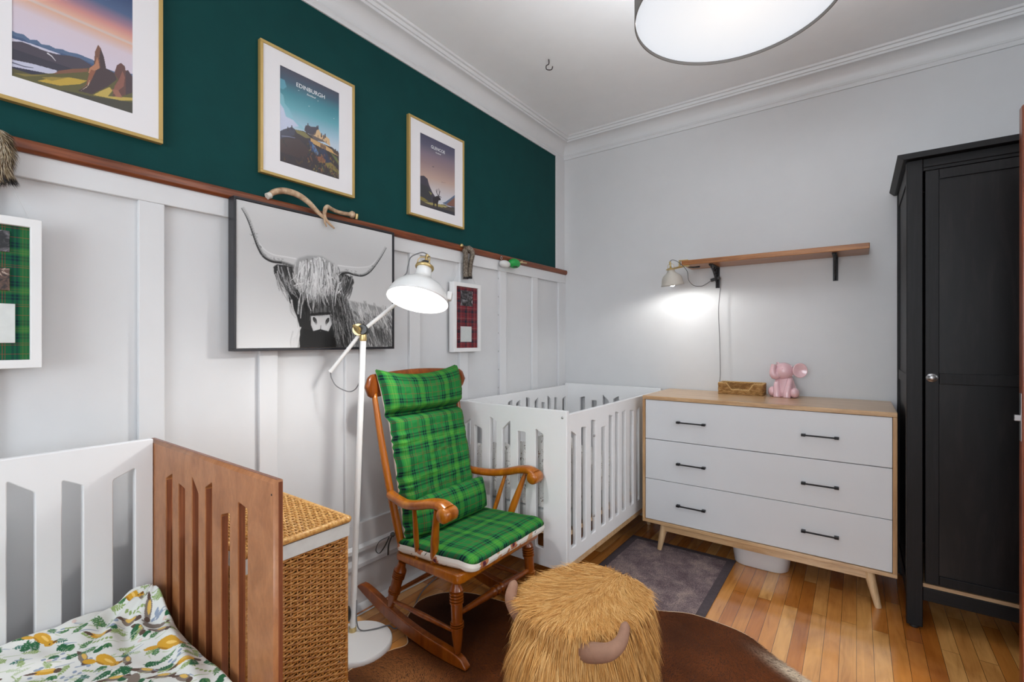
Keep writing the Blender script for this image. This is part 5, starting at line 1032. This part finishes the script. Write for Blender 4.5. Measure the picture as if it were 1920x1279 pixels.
def hidecol(X, Y, rg=None):
    p = np.stack([X, Y], 1); n1 = hashv(p, 7) + .5 * hashv(p[:, ::-1], 15) + .3 * hashv(p, 33); d = np.array(C3(84, 42, 16)); b = np.array(C3(120, 64, 28)); r = np.array(C3(186, 126, 74)); bl = np.array(C3(44, 22, 10)); wt = np.array(C3(226, 206, 180))
    f = np.clip(.5 + .42 * n1, 0, 1)[:, None]; c = d * (1 - f) + b * f
    k_ = np.exp(-(((X + 1.33) / .20) ** 2 + ((Y - 1.16) / .11) ** 2))[:, None]; c = c * (1 - .75 * k_) + r * .75 * k_
    k_ = np.exp(-(((X + 1.50) / .22) ** 2 + ((Y - 1.62) / .22) ** 2))[:, None]; c = c * (1 - .8 * k_) + bl * .8 * k_
    k_ = np.exp(-(((X + 1.40) / .10) ** 2 + ((Y - 1.06) / .05) ** 2))[:, None]; c = c * (1 - .7 * k_) + bl * .7 * k_
    k_ = np.clip(1.2 * np.exp(-(((X + .175) / .11) ** 2 + ((Y - 2.03 + .55 * (X + .175)) / .035) ** 2)), 0, 1)[:, None]; c = c * (1 - k_) + wt * k_; return c
P = np.array(hp); cen = np.array([-.75, 1.45])
def inside(X, Y, P):
    ins = np.zeros(X.shape, bool)
    for (xa, ya), (xb, yb) in zip(P, np.roll(P, -1, 0)):
        if ya != yb: ins ^= ((ya > Y) != (yb > Y)) & (X < (xb - xa) * (Y - ya) / (yb - ya) + xa)
    return ins
# skin: outline fan-free grid clipped to the outline via a filled ngon with interior points
t = thing('cowhide_rug', (-.75, 1.45, 0), 'brown cowhide rug with pale edge spread under the rocking chair and pouf', 'rug')
M_skin = base_mat('cowhide_skin', srgb(74, 40, 22), .8); M_edge = base_mat('cowhide_pale_edge', srgb(206, 176, 140), .8)
m = MB().prism(hp, .0072, .0092, 'z'); obj('skin', m, M_skin, t, fix=True)
eg = MB().tube([(a, b, .0086) for a, b in hp] + [(hp[0][0], hp[0][1], .0086)], .0024, 6, cap=False, flat=.6); obj('cut_edge', eg, M_edge, t, smooth=True)
rg = np.random.default_rng(4); X = rg.uniform(-1.72, .2, 330000); Y = rg.uniform(.72, 2.24, 330000); k_ = inside(X, Y, P); X, Y = X[k_], Y[k_]
n = len(X); roots = np.stack([X, Y, np.full(n, .0092)], 1); ang = 1.2 * hashv(roots[:, :2], 3) + .5 * hashv(roots[:, :2], 9) - .9 + rg.normal(0, .16, n); comb = np.stack([np.cos(ang), np.sin(ang), np.zeros(n)], 1)
nr = np.tile(np.array([0, 0, 1.0]), (n, 1)); V, F, kk = strands(roots, nr, comb, rg.uniform(.010, .019, n), rg.uniform(.0012, .0022, n), 2, .12, .24, project=lambda q, f: np.concatenate([q[:, :2], np.maximum(q[:, 2:], .0102)], 1), seed=5)
hc_ = hidecol(X, Y) * rg.uniform(.75, 1.3, n)[:, None]; np_mesh('short_hair', V, F, np.repeat(hc_, kk, 0), M_hide, t)

# ---------------- shaggy pouf ----------------
M_fur = vcol('golden_fur', .6, spec=.2)
ca, sa = math.cos(.19), math.sin(.19); PC = np.array([-.757, 1.478]); PA, PB_, PT, PZ = .168, .215, .372, .10
# local: q = across, p = towards the head; heading (-sin, -cos)
def to_w(q, p): return np.stack([PC[0] + q * ca - p * sa, PC[1] - q * sa - p * ca], -1)
def to_l(x, y): dx, dy = x - PC[0], y - PC[1]; return dx * ca - dy * sa, -dx * sa - dy * ca
t = thing('pouf', (-.775, 1.475, 0), 'golden shaggy fur pouf shaped as a horned cow on the cowhide rug', 'pouf')
NE = 2.7
def supel(th, n_=NE): return math.copysign(abs(math.cos(th)) ** (2 / n_), math.cos(th)), math.copysign(abs(math.sin(th)) ** (2 / n_), math.sin(th))
m = MB(); bp = [(0.0, PZ), (.93, PZ), (1.0, PZ + .03), (1.0, PT - .055), (.975, PT - .025), (.92, PT - .006), (.80, PT), (.0, PT + .004)]
vs = []
for s_, z in bp:
    for j in range(48): c_, d_ = supel(2 * PI * j / 48); w_ = to_w(np.array(c_ * PA * s_), np.array(d_ * PB_ * s_)); vs.append((float(w_[0]), float(w_[1]), z))
m.add(vs, [(i*48+j, i*48+(j+1) % 48, (i+1)*48+(j+1) % 48, (i+1)*48+j) for i in range(len(bp)-1) for j in range(48)]); obj('body', m, paint('pouf_fabric', srgb(178, 128, 66), .9), t, smooth=True, fix=True)
for q in (-.11, .11):
    for p in (-.14, .14): w_ = to_w(np.array(q), np.array(p)); obj('foot', MB().turned((w_[0], w_[1], PZ + .005), (w_[0], w_[1], .011), [(0, .022), (1, .014)]), M_bb, t, auto=40)
hd = MB(); hw = to_w(np.array(.0), np.array(PB_ - .02)); hd.ball((hw[0], hw[1], .225), (.105, .060, .105), 24, Matrix.Rotation(-.19, 3, 'Z').to_4x4()); obj('head', hd, paint('pouf_head_fabric', srgb(178, 128, 66), .9), t, smooth=True)
rg = np.random.default_rng(11)
def proj(q, f):
    a, b = to_l(q[:, 0], q[:, 1]); r_ = (np.abs(a / PA) ** NE + np.abs(b / PB_) ** NE) ** (1 / NE); top = PT + .006; ins = (r_ < .97) & (q[:, 2] < top) & (q[:, 2] > PT - .06); q = q.copy(); q[:, 2] = np.where(ins, top, q[:, 2])
    ins2 = (r_ < 1.02) & (q[:, 2] <= PT - .03) & ~ins; k_ = np.where(ins2, 1.02 / np.maximum(r_, .3), 1); w_ = to_w(a * k_, b * k_); q[:, 0], q[:, 1] = w_[:, 0], w_[:, 1]; q[:, 2] = np.maximum(q[:, 2], .014); return q
# clump seeds then hairs around them
def make_hair(n_cl, per, region, ln, seed):
    rg = np.random.default_rng(seed); R_, N_, C_, Ls, Cs = [], [], [], [], []
    if region == 'top':
        a = rg.uniform(-1, 1, n_cl * 2); b = rg.uniform(-1, 1, n_cl * 2); k_ = (np.abs(a) ** NE + np.abs(b) ** NE) < .97; a, b = a[k_][:n_cl], b[k_][:n_cl]; xy = to_w(a * PA, b * PB_); z = np.full(len(a), PT + .002); nr = np.tile([0, 0, 1.], (len(a), 1))
        qa = a * 1.25; qb = b * .45 + .62; w_ = np.stack([qa * ca - qb * sa, -qa * sa - qb * ca], 1); cb = np.concatenate([w_, np.zeros((len(a), 1))], 1)
    elif region == 'side':
        th = rg.uniform(0, 2 * PI, n_cl); c_ = np.sign(np.cos(th)) * np.abs(np.cos(th)) ** (2 / NE); d_ = np.sign(np.sin(th)) * np.abs(np.sin(th)) ** (2 / NE); xy = to_w(c_ * PA, d_ * PB_); z = PZ + .02 + (PT - PZ - .02) * rg.random(n_cl) ** .75
        na, nb = np.sign(c_) * np.abs(c_) ** (NE - 1) / PA, np.sign(d_) * np.abs(d_) ** (NE - 1) / PB_; l_ = np.hypot(na, nb); na, nb = na / l_, nb / l_; w_ = np.stack([na * ca - nb * sa, -na * sa - nb * ca], 1); nr = np.concatenate([w_, np.zeros((n_cl, 1))], 1); cb = np.tile([0, 0, -1.], (n_cl, 1)) + nr * .25 + rg.normal(0, .14, (n_cl, 3))
    else:
        v = rg.normal(0, 1, (n_cl, 3)); v /= np.linalg.norm(v, axis=1)[:, None]; v[:, 1] = -np.abs(v[:, 1]) * .9; v[:, 2] = np.where(v[:, 2] < -.55, -v[:, 2], v[:, 2]); v /= np.linalg.norm(v, axis=1)[:, None]
        q = v[:, 0] * .105; p = -v[:, 1] * .060; w_ = to_w(q, p + PB_ - .02); xy = w_; z = .225 + v[:, 2] * .105; nl = np.stack([v[:, 0] / .125, -v[:, 1] / .075, v[:, 2] / .105], 1); nl /= np.linalg.norm(nl, axis=1)[:, None]
        nr = np.stack([nl[:, 0] * ca - nl[:, 1] * sa, -nl[:, 0] * sa - nl[:, 1] * ca, nl[:, 2]], 1); cb = np.tile([0, 0, -1.], (n_cl, 1)) + nr * .45 + np.array([-sa, -ca, 0]) * .3 + rg.normal(0, .12, (n_cl, 3))
    base = np.concatenate([xy, z[:, None]], 1); n_ = len(base); cb = cb / np.linalg.norm(cb, axis=1)[:, None]
    tip = base + cb * ln * .9; rep = lambda q: np.repeat(q, per, 0); B = rep(base) + rg.normal(0, .0075, (n_ * per, 3)) * (1 - .8 * np.abs(rep(nr))); cbr = rep(cb) * 1.0 + (rep(base) - B) * 16 + rg.normal(0, .11, (n_ * per, 3)); cbr /= np.linalg.norm(cbr, axis=1)[:, None]
    L_ = rep(rg.uniform(.75, 1.25, n_) * ln) * rg.uniform(.8, 1.1, n_ * per); tone = rep(rg.uniform(.0, 1, n_)) * .6 + rg.random(n_ * per) * .4
    return B, rep(nr), cbr, L_, tone
V_, F_, C_, off = [], [], [], 0
for reg, ncl, per, ln, grav, lift in (('top', 2600, 7, .060, .10, .20), ('side', 4600, 7, .105, .20, .36), ('head', 1500, 8, .105, .30, .45)):
    B, nr, cb, L_, tone = make_hair(ncl, per, reg, ln, 20 + len(reg)); V, F, kk = strands(B, nr, cb, L_, np.full(len(B), .0021), 6, grav, lift, proj, .09, 31)
    lo, mi, hi = np.array(C3(176, 116, 52)), np.array(C3(218, 164, 94)), np.array(C3(240, 200, 136)); c = np.where(tone[:, None] < .5, lo + (mi - lo) * tone[:, None] * 2, mi + (hi - mi) * (tone[:, None] * 2 - 1))
    V_.append(V); F_.append(F + off); C_.append(np.repeat(c, kk, 0)); off += len(V)
np_mesh('fur', np.concatenate(V_), np.concatenate(F_), np.concatenate(C_), M_fur, t)
M_horn = paint('taupe_felt_horn', srgb(150, 113, 92), .8, .06, .3, 60)
def horn(pts, r0):
    P_ = smooth_path(pts, 7); k_ = len(P_); return MB().tube(P_, [r0 * (1 - .62 * (i / (k_ - 1)) ** 1.3) * (1 if i < k_ - 2 else (.75 if i == k_ - 2 else .25)) for i in range(k_)], 18)
obj('horn', horn([(-0.924, 1.392, 0.256), (-0.938, 1.339, 0.309), (-0.96, 1.317, 0.367), (-0.96, 1.341, 0.419)], .034), M_horn, t, smooth=True)
obj('horn', horn([(-0.685, 1.307, 0.299), (-0.62, 1.255, 0.344), (-0.566, 1.251, 0.37), (-0.543, 1.28, 0.394), (-0.542, 1.312, 0.434)], .031), M_horn, t, smooth=True)
# ---------------- ceiling light ----------------
H_ = 1.03; cx, cy, rr_, z0, z1 = -.300 * H_, 1.552 * H_, .290 * H_, 1.25 + H_, 1.25 + H_ + .22
t = thing('ceiling_light', (cx, cy, ZC), 'large round grey drum ceiling light with glowing white diffuser', 'ceiling light')
obj('drum_shade', MB().lathe([(rr_ - .003, z0), (rr_, z0), (rr_, z1), (rr_ - .003, z1), (rr_ - .003, z0)], 96, Matrix.Translation((cx, cy, 0))), paint('grey_shade_fabric', srgb(120, 116, 112), .9, .03, .5, 80), t, auto=40)
M_dif = bpy.data.materials.new('glowing_diffuser'); M_dif.use_nodes = True; nt = M_dif.node_tree; b_ = nt.nodes['Principled BSDF']; b_.inputs['Base Color'].default_value = (.45, .47, .50, 1)
tc = N(M_dif, 'ShaderNodeTexCoord'); ln_ = N(M_dif, 'ShaderNodeVectorMath', operation='LENGTH'); mp = N(M_dif, 'ShaderNodeMapping'); mp.inputs['Location'].default_value = (.0, .0, ZC - z0 - .010); L(M_dif, tc.outputs['Object'], mp.inputs['Vector']); L(M_dif, mp.outputs['Vector'], ln_.inputs[0])
cr_ = ramp(M_dif, ln_.outputs['Value'], [(0.0, (1.10, 1.09, 1.07, 1)), (.10, (.98, .99, 1.0, 1)), (.30, (.78, .84, .91, 1))]); L(M_dif, cr_, b_.inputs['Emission Color']); b_.inputs['Emission Strength'].default_value = .74
obj('diffuser', MB().lathe([(.001, z0 + .010), (rr_ - .004, z0 + .010), (rr_ - .004, z0 + .014), (.001, z0 + .014)], 96, Matrix.Translation((cx, cy, 0))), M_dif, t)
obj('suspension_rod', MB().turned((cx, cy, z0 + .014), (cx, cy, ZC - .02), [(0, .006), (1, .006)]), M_steel, t, auto=40)
obj('ceiling_rose', MB().lathe([(.055, 0), (.055, .018), (.0, .02)], 32, Matrix.Translation((cx, cy, ZC)) @ Matrix.Rotation(PI, 4, 'X')), M_lampw, t, auto=40)
obj('spider', MB().tube([(cx - rr_ + .003, cy, z1 - .01), (cx + rr_ - .003, cy, z1 - .01)], .003, 8).tube([(cx, cy - rr_ + .003, z1 - .01), (cx, cy + rr_ - .003, z1 - .01)], .003, 8), M_steel, t)
ul = bpy.data.lights.new('ceiling_light_upper_bulb', 'POINT'); ul.energy = 36; ul.shadow_soft_size = .06; ul.color = (.94, .97, 1.0); uo = bpy.data.objects.new('ceiling_light_upper_bulb', ul); COL.objects.link(uo); uo.location = (cx, cy, z1 - .075)
hk = (-1.406, 2.291)
obj('ceiling_hook', MB().tube(smooth_path([(hk[0], hk[1], ZC), (hk[0], hk[1], ZC - .025), (hk[0] - .012, hk[1] - .008, ZC - .036), (hk[0] - .010, hk[1] - .006, ZC - .056), (hk[0] + .012, hk[1] + .008, ZC - .058), (hk[0] + .018, hk[1] + .012, ZC - .040)], 6), .0028, 8), base_mat('dark_hook', (.05, .04, .04, 1), .4, .6), loc=(hk[0], hk[1], ZC), smooth=True, label='small dark screw hook in the ceiling near the corner', cat='hook')

# ---------------- clamp lamp on the shelf end ----------------
t = thing('clamp_lamp', (-.955, 3.09, 1.60), 'small beige and brass clamp lamp lit at the shelf end', 'lamp')
LC = Vector((-.950, 3.055, 1.605)); ax = (Vector((0, 0, 1)) * 1.0 + rt * -.15 + fw_ * -.10).normalized(); ML = Matrix.Translation(LC) @ ax.to_track_quat('Z', 'Y').to_matrix().to_4x4()
pf = [(.022, .105), (.024, .088), (.032, .078), (.050, .064), (.060, .048), (.064, .028), (.067, .012), (.072, .000)]
hd = obj('shade', MB().lathe(pf + [(.070, .0)] + [(r_ - .0018, z) for r_, z in pf[::-1][1:]], 44, ML), M_lampb, t, smooth=True, fix=True)
obj('shade_cap', MB().lathe([(.001, .112), (.018, .111), (.024, .107), (.030, .105), (.030, .101), (.024, .100)], 28, ML), M_brass, hd, smooth=True)
cg = MB()
for k in range(3): a = 2.1 * k + .3; cg.tube([ML @ Vector(p) for p in ((.024 * math.cos(a), .024 * math.sin(a), .107), (.020 * math.cos(a), .020 * math.sin(a), .130), (.004, 0, .140))], .0015, 6)
cg.tube([ML @ Vector((0, 0, z)) for z in (.108, .125, .150, .153)], [.007, .005, .006, .003], 10); obj('cap_cage', cg, M_brass, hd, smooth=True)
obj('bulb', MB().ball(ML @ Vector((0, 0, .018)), (.022, .022, .026), 16), M_bulb, hd, smooth=True)
cl = MB(); cl.tube([ML @ Vector((.02, .0, .104)), Vector((-.915, 3.085, 1.722)), Vector((-.895, 3.10, 1.728))], .007, 10); cl.box(-.920, 3.10, 1.727, -.862, 3.128, 1.7333); cl.box(-.925, 3.10, 1.7638, -.87, 3.124, 1.770); cl.box(-.927, 3.10, 1.727, -.919, 3.126, 1.770); obj('clamp', cl, M_brass, t, bevel=.001)
obj('clamp_handle', MB().tube([(-.868, 3.115, 1.722), (-.84, 3.118, 1.718), (-.80, 3.12, 1.719)], [.003, .005, .0055], 10), M_plastic, t, smooth=True)
cc = MB(); top_ = ML @ Vector((0, 0, .153))
cc.tube(smooth_path([top_, top_ + Vector((.02, .0, .008)), top_ + Vector((.058, .01, -.015)), (-.882, 3.13, 1.70), (-.880, 3.16, 1.645), (-.865, 3.22, 1.615), (-.83, 3.27, 1.612), (-.80, 3.285, 1.628), (-.775, 3.29, 1.645)], 8), .0022, 8)
cc.tube(smooth_path([(-.715, 3.285, 1.662), (-.712, 3.275, 1.60), (-.722, 3.27, 1.45), (-.716, 3.272, 1.25), (-.712, 3.270, 1.05), (-.718, 3.278, .96), (-.716, 3.317, .90), (-.715, 3.317, .5), (-.715, 3.30, .30)], 8), .0022, 8); obj('cord', cc, M_cordg, t, smooth=True)
obj('cord_switch', MB().box(-.030, -.008, -.010, .030, .008, .010, Matrix.Translation((-.745, 3.285, 1.655)) @ Matrix.Rotation(-.28, 4, 'Y')), M_plastic, t, bevel=.004, seg=3)
spot('clamp_lamp_light', ML @ Vector((0, 0, .004)), -ax, 11, 168, .025, .35)

# ---------------- on the dresser ----------------
M_sea = base_mat('seagrass', srgb(176, 132, 78), .8); setcol(M_sea, ramp(M_sea, noise_fac(M_sea, coords(M_sea, (12, 12, 30)), 3, 3, .6), [(.3, srgb(128, 88, 44)), (.5, srgb(170, 126, 72)), (.7, srgb(204, 164, 108))]))
t = thing('tray_basket', (-.575, 3.22, .921), 'small woven seagrass tray with a cut-out front on the dresser', 'basket')
def braid(mb, p, q, r, seed):
    p, q = Vector(p), Vector(q); Ln = (q - p).length; k_ = int(Ln / .004) + 1; sd = (q - p).normalized().cross(Vector((0, 0, 1)))
    for ph in (0, PI): mb.tube([p.lerp(q, i / k_) + sd * (r * .55 * math.cos(i * .95 + ph + seed)) + Vector((0, 0, r * .55 * math.sin(i * .95 + ph + seed))) for i in range(k_ + 1)], r * .75, 6)
b = MB(); bx0, bx1, by0, by1 = -.698, -.455, 3.165, 3.290; rows = 8; rh = .066 / rows
for i in range(rows):
    z = .921 + rh * (i + .5) + .001; f = i * .9
    if i < 3: braid(b, (bx0, by0, z), (bx1, by0, z), rh * .55, f)
    else: o_ = .009 * (i - 3); braid(b, (bx0, by0, z), (bx0 + .068 - o_ * .6, by0, z), rh * .55, f); braid(b, (bx1 - .068 + o_ * .6, by0, z), (bx1, by0, z), rh * .55, f)
    braid(b, (bx0, by1, z), (bx1, by1, z), rh * .55, f); braid(b, (bx0, by0, z), (bx0, by1, z), rh * .55, f); braid(b, (bx1, by0, z), (bx1, by1, z), rh * .55, f)
rim = [(bx0, by0, .988), (bx0 + .045, by0, .988), (bx0 + .072, by0, .950), (bx1 - .072, by0, .950), (bx1 - .045, by0, .988), (bx1, by0, .988)]
body_ = b; b = MB()
for p, q in zip(rim, rim[1:]): braid(b, p, q, .0045, 1)
for p, q in (((bx0, by0), (bx0, by1)), ((bx0, by1), (bx1, by1)), ((bx1, by1), (bx1, by0))): braid(b, (*p, .988), (*q, .988), .0045, 2)
obj('woven_wall', body_, M_sea, t, smooth=True); obj('braided_rim', b, base_mat('seagrass_rim', srgb(206, 168, 112), .8), t, smooth=True); obj('basket_floor', MB().box(bx0, by0, .9215, bx1, by1, .9255), M_sea, t)
t = thing('elephant_figurine', (-.335, 3.215, .921), 'glossy pink ceramic seated elephant on the dresser top', 'figurine'); ex, ey, ez = -.338, 3.215, .921
FA = Matrix.Rotation(-.28, 4, 'Z')   # turned a little; its face looks towards the camera and up
def el(dx, dy, dz): v_ = FA @ Vector((dx, dy, dz)); return (ex + v_.x, ey + v_.y, ez + v_.z)
bd = MB(); bd.lathe([(.001, .0), (.050, .0), (.058, .008), (.060, .030), (.054, .060), (.044, .090), (.036, .115), (.030, .130), (.001, .140)], 32, Matrix.Translation((ex, ey, ez)) @ Matrix.Diagonal((1, .85, 1, 1)))
obj('body', bd, M_porc, t, smooth=True)
for s_ in (-1, 1):
    FA = Matrix.Rotation(-.28, 4, 'Z'); f = MB().ball(el(.060 * s_, -.030, .0300), (.0255, .034, .0300), 20); obj('hind_leg', f, M_porc, t, smooth=True)
    f = MB().tube(smooth_path([el(.032 * s_, -.020, .105), el(.033 * s_, -.040, .070), el(.028 * s_, -.050, .030), el(.027 * s_, -.052, .0005)], 6), [.014 + .006 * min(1, i / 12) for i in range(19)], 14); obj('front_leg', f, M_porc, t, smooth=True)
    er = MB(); FA = Matrix.Rotation(-.75, 4, 'Z'); Me = Matrix.Translation(el(.082 * s_, .022, .160)) @ Matrix.Rotation(.25 if s_ > 0 else -1.2, 4, 'Z') @ Matrix.Rotation(PI / 2, 4, 'X') @ Matrix.Diagonal((1.0, 1.12, 1, 1))
    er.lathe([(.001, .002), (.022, .0035), (.032, .008), (.0365, .009), (.038, .005), (.036, .000), (.024, -.006), (.001, -.008)], 28, Me); obj('ear', er, M_porc, t, smooth=True)
FA = Matrix.Rotation(-.75, 4, 'Z'); hdm = MB().ball(el(0, -.012, .152), (.054, .050, .050), 26); hdo = obj('head', hdm, M_porc, t, smooth=True)
tr = smooth_path([el(-.006, -.040, .140), el(-.010, -.062, .124), el(-.014, -.074, .136), el(-.016, -.073, .162), el(-.016, -.066, .190)], 8); obj('trunk', MB().tube(tr, [.024 - .010 * i / (len(tr) - 1) + .0006 * (i % 3) for i in range(len(tr))], 16), M_porc, hdo, smooth=True)
FA = Matrix.Rotation(-.62, 4, 'Z')
for s_ in (-1, 1): obj('eye', MB().ball(el(-.004 + .026 * s_, -.050, .166), (.0045, .003, .0055), 12), base_mat('pale_pink_eye', srgb(206, 150, 160), .15), hdo, smooth=True)

# ---------------- things hung on the rail ----------------
M_ant = base_mat('antler', srgb(186, 156, 126), .6); setcol(M_ant, ramp(M_ant, noise_fac(M_ant, coords(M_ant, (1, 1, 1)), 28, 5, .65), [(.3, srgb(128, 96, 72)), (.5, srgb(182, 150, 120)), (.7, srgb(214, 190, 160))])); bump(M_ant, noise_fac(M_ant, coords(M_ant, (1, .3, 1)), 160, 3), .6, .002)
t = thing('antler', (-1.85, 1.14, 1.812), 'pale forked deer antler resting on the brown rail above the cow picture', 'antler'); ax_ = XL + .040
m = MB().tube(smooth_path([(ax_, .945, 1.800 + .018), (ax_ - .002, .965, 1.838), (ax_, 1.005, 1.853), (ax_ + .006, 1.055, 1.850), (ax_ + .014, 1.100, 1.828), (ax_ + .028, 1.140, 1.788), (ax_ + .036, 1.163, 1.768)], 7), [.010 + .0035 * math.sin(i / 42 * PI) - .006 * (i / 42) ** 3 for i in range(43)], 12); obj('long_beam', m, M_ant, t, smooth=True)
m = MB().tube(smooth_path([(ax_ + .040, 1.205, 1.735), (ax_ + .040, 1.180, 1.752), (ax_ + .034, 1.163, 1.775), (ax_ + .022, 1.172, 1.810), (ax_ + .010, 1.190, 1.830), (ax_ + .002, 1.212, 1.828), (ax_, 1.245, 1.822), (ax_, 1.285, 1.822), (ax_, 1.318, 1.825)], 6), [.0035 + .0055 * min(1, i / 18) for i in range(49)], 12); m.tube([(ax_, 1.312, 1.825), (ax_, 1.320, 1.826), (ax_, 1.330, 1.826)], [.011, .0165, .0145], 14); m.tube([(ax_ + .034, 1.163, 1.772), (ax_ + .038, 1.162, 1.750), (ax_ + .040, 1.168, 1.735)], [.006, .004, .002], 8); obj('forked_tine', m, M_ant, t, smooth=True)
obj('sawn_end', MB().turned((ax_, .936, 1.814), (ax_, .950, 1.822), [(0, .0125), (1, .0125)]), base_mat('sawn_bone', srgb(214, 208, 196), .7), t, auto=40)
obj('rail_peg', MB().turned((XL + .03, 1.352, 1.812), (XL + .03, 1.352, 1.836), [(0, .006), (.4, .009), (1, .010)]), M_brass, loc=(XL + .03, 1.352, 1.812), auto=50, label='small brass knob on the rail beside the antler tip', cat='peg')
def tassel(name, label, pts, r, cols, seed, knob, n_=3200, ln=.028, dark_tip=True):
    t_ = thing(name, pts[0][0], label, 'tassel'); bodies = MB(); Vl, Fl, Cl, o_ = [], [], [], 0; rg = np.random.default_rng(seed)
    for li, pl in enumerate(pts):
        sp = smooth_path(pl, 8); bodies.tube(sp, r * .55, 10); A_ = np.array([tuple(p) for p in sp]); k_ = rg.integers(0, len(A_) - 1, n_); f_ = rg.random(n_)[:, None]; c_ = A_[k_] * (1 - f_) + A_[k_ + 1] * f_; tg = A_[k_ + 1] - A_[k_]; tg /= np.linalg.norm(tg, axis=1)[:, None]
        rd = rg.normal(0, 1, (n_, 3)); rd -= tg * (rd * tg).sum(1)[:, None]; rd /= np.linalg.norm(rd, axis=1)[:, None]; V, F, kk = strands(c_ + rd * r * .5, rd, tg * np.sign(-tg[:, 2:] - .0001 + .2) , np.full(n_, ln) * rg.uniform(.6, 1.2, n_), np.full(n_, .0018), 3, .15, .45, None, .15, seed)
        V[:, 0] = np.maximum(V[:, 0], XL + .021); fr = (k_ / len(A_))[:, None]; pick = rg.integers(0, len(cols), n_); cc_ = np.array([C3(*q) for q in cols])[pick]
        if dark_tip: cc_ = np.where(fr > .84, np.array(C3(40, 36, 36)), cc_)
        Vl.append(V); Fl.append(F + o_); Cl.append(np.repeat(cc_, kk, 0)); o_ += len(V)
    obj('core', bodies, base_mat(name + '_core', (*C3(*cols[0]), 1), .9), t_, smooth=True); np_mesh('hair', np.concatenate(Vl), np.concatenate(Fl), np.concatenate(Cl), vcol(name + '_hair', .8), t_)
    obj('knob', MB().ball(knob, .011, 12), M_brass, t_, smooth=True)
tassel('fur_tassel', 'fluffy brown and cream fur tassel hanging above the green tartan shadow box', [[(XL + .046, .210, 1.808), (XL + .052, .222, 1.790), (XL + .054, .230, 1.755), (XL + .052, .226, 1.715), (XL + .050, .230, 1.690)], [(XL + .046, .195, 1.80), (XL + .056, .195, 1.76), (XL + .054, .200, 1.71), (XL + .05, .21, 1.685)]], .024, [(112, 88, 62), (172, 150, 118), (216, 202, 178), (200, 182, 150), (88, 70, 54)], 3, (XL + .040, .203, 1.815), ln=.030)
tassel('wool_tassel', 'grey-brown furry looped tassel hanging on a knob above the red tartan box', [[(XL + .040, 2.085, 1.790), (XL + .046, 2.092, 1.76), (XL + .046, 2.090, 1.70), (XL + .045, 2.092, 1.65), (XL + .045, 2.094, 1.622)], [(XL + .040, 2.085, 1.790), (XL + .046, 2.125, 1.796), (XL + .048, 2.150, 1.77), (XL + .046, 2.135, 1.71), (XL + .045, 2.128, 1.65), (XL + .045, 2.128, 1.628)]], .021, [(120, 104, 88), (160, 146, 130), (92, 80, 70), (186, 174, 160)], 8, (XL + .040, 2.062, 1.806), ln=.014)
t = thing('toy_bird', (XL + .045, 2.56, 1.75), 'small green and white toy with thin pale legs hanging from the rail', 'toy')
M_tg = base_mat('toy_green', srgb(24, 150, 66), .5); M_tw = base_mat('toy_white', srgb(214, 214, 212), .7); M_tp = base_mat('toy_pale_legs', srgb(214, 196, 150), .6)
obj('body', MB().ball((XL + .046, 2.475, 1.752), (.026, .052, .024), 20), M_tw, t, smooth=True); hh_ = obj('head', MB().ball((XL + .060, 2.560, 1.765), (.034, .054, .032), 20), M_tg, t, smooth=True)
obj('collar', MB().ball((XL + .066, 2.556, 1.742), (.020, .028, .006), 14), M_plastic, t, smooth=True)
for q in (0, 1): obj('leg', MB().tube([(XL + .062, 2.592, 1.772 + .006 * q), (XL + .064, 2.65 + .05 * q, 1.790 - .004 * q)], .0042, 8), M_tp, t, smooth=True)
obj('hanging_ring', MB().tube([(XL + .044, 2.440 + .009 * math.cos(a), 1.786 + .010 * math.sin(a)) for a in np.linspace(0, 2 * PI, 17)], .0016, 6, cap=False), M_steel, t, smooth=True)
st = MB().tube([(XL + .0215, 2.432, 1.742), (XL + .0215, 2.434, 1.4), (XL + .0215, 2.432, .95), (XL + .0215, 2.434, .42)], .0012, 6); so = obj('light_string', st, M_cordw, loc=(XL + .02, 2.43, 1.74), smooth=True, label='thin beaded wire hanging down the panelled wall behind the crib', cat='string lights')
for i in range(9): obj('bead', MB().ball((XL + .0225, 2.436, 1.655 - i * .118), (.003, .0045, .006), 8), M_steel, so, smooth=True)
cw = MB().tube(smooth_path([(-1.835, .95, .004), (-1.832, 1.25, .004), (-1.828, 1.55, .004), (-1.820, 1.85, .004), (-1.835, 2.2, .004)], 8), .0035, 8); obj('floor_cable', cw, M_cordw, loc=(-1.83, 1.5, 0), smooth=True, label='white cable lying on the floor along the skirting behind the rocking chair', cat='cable')
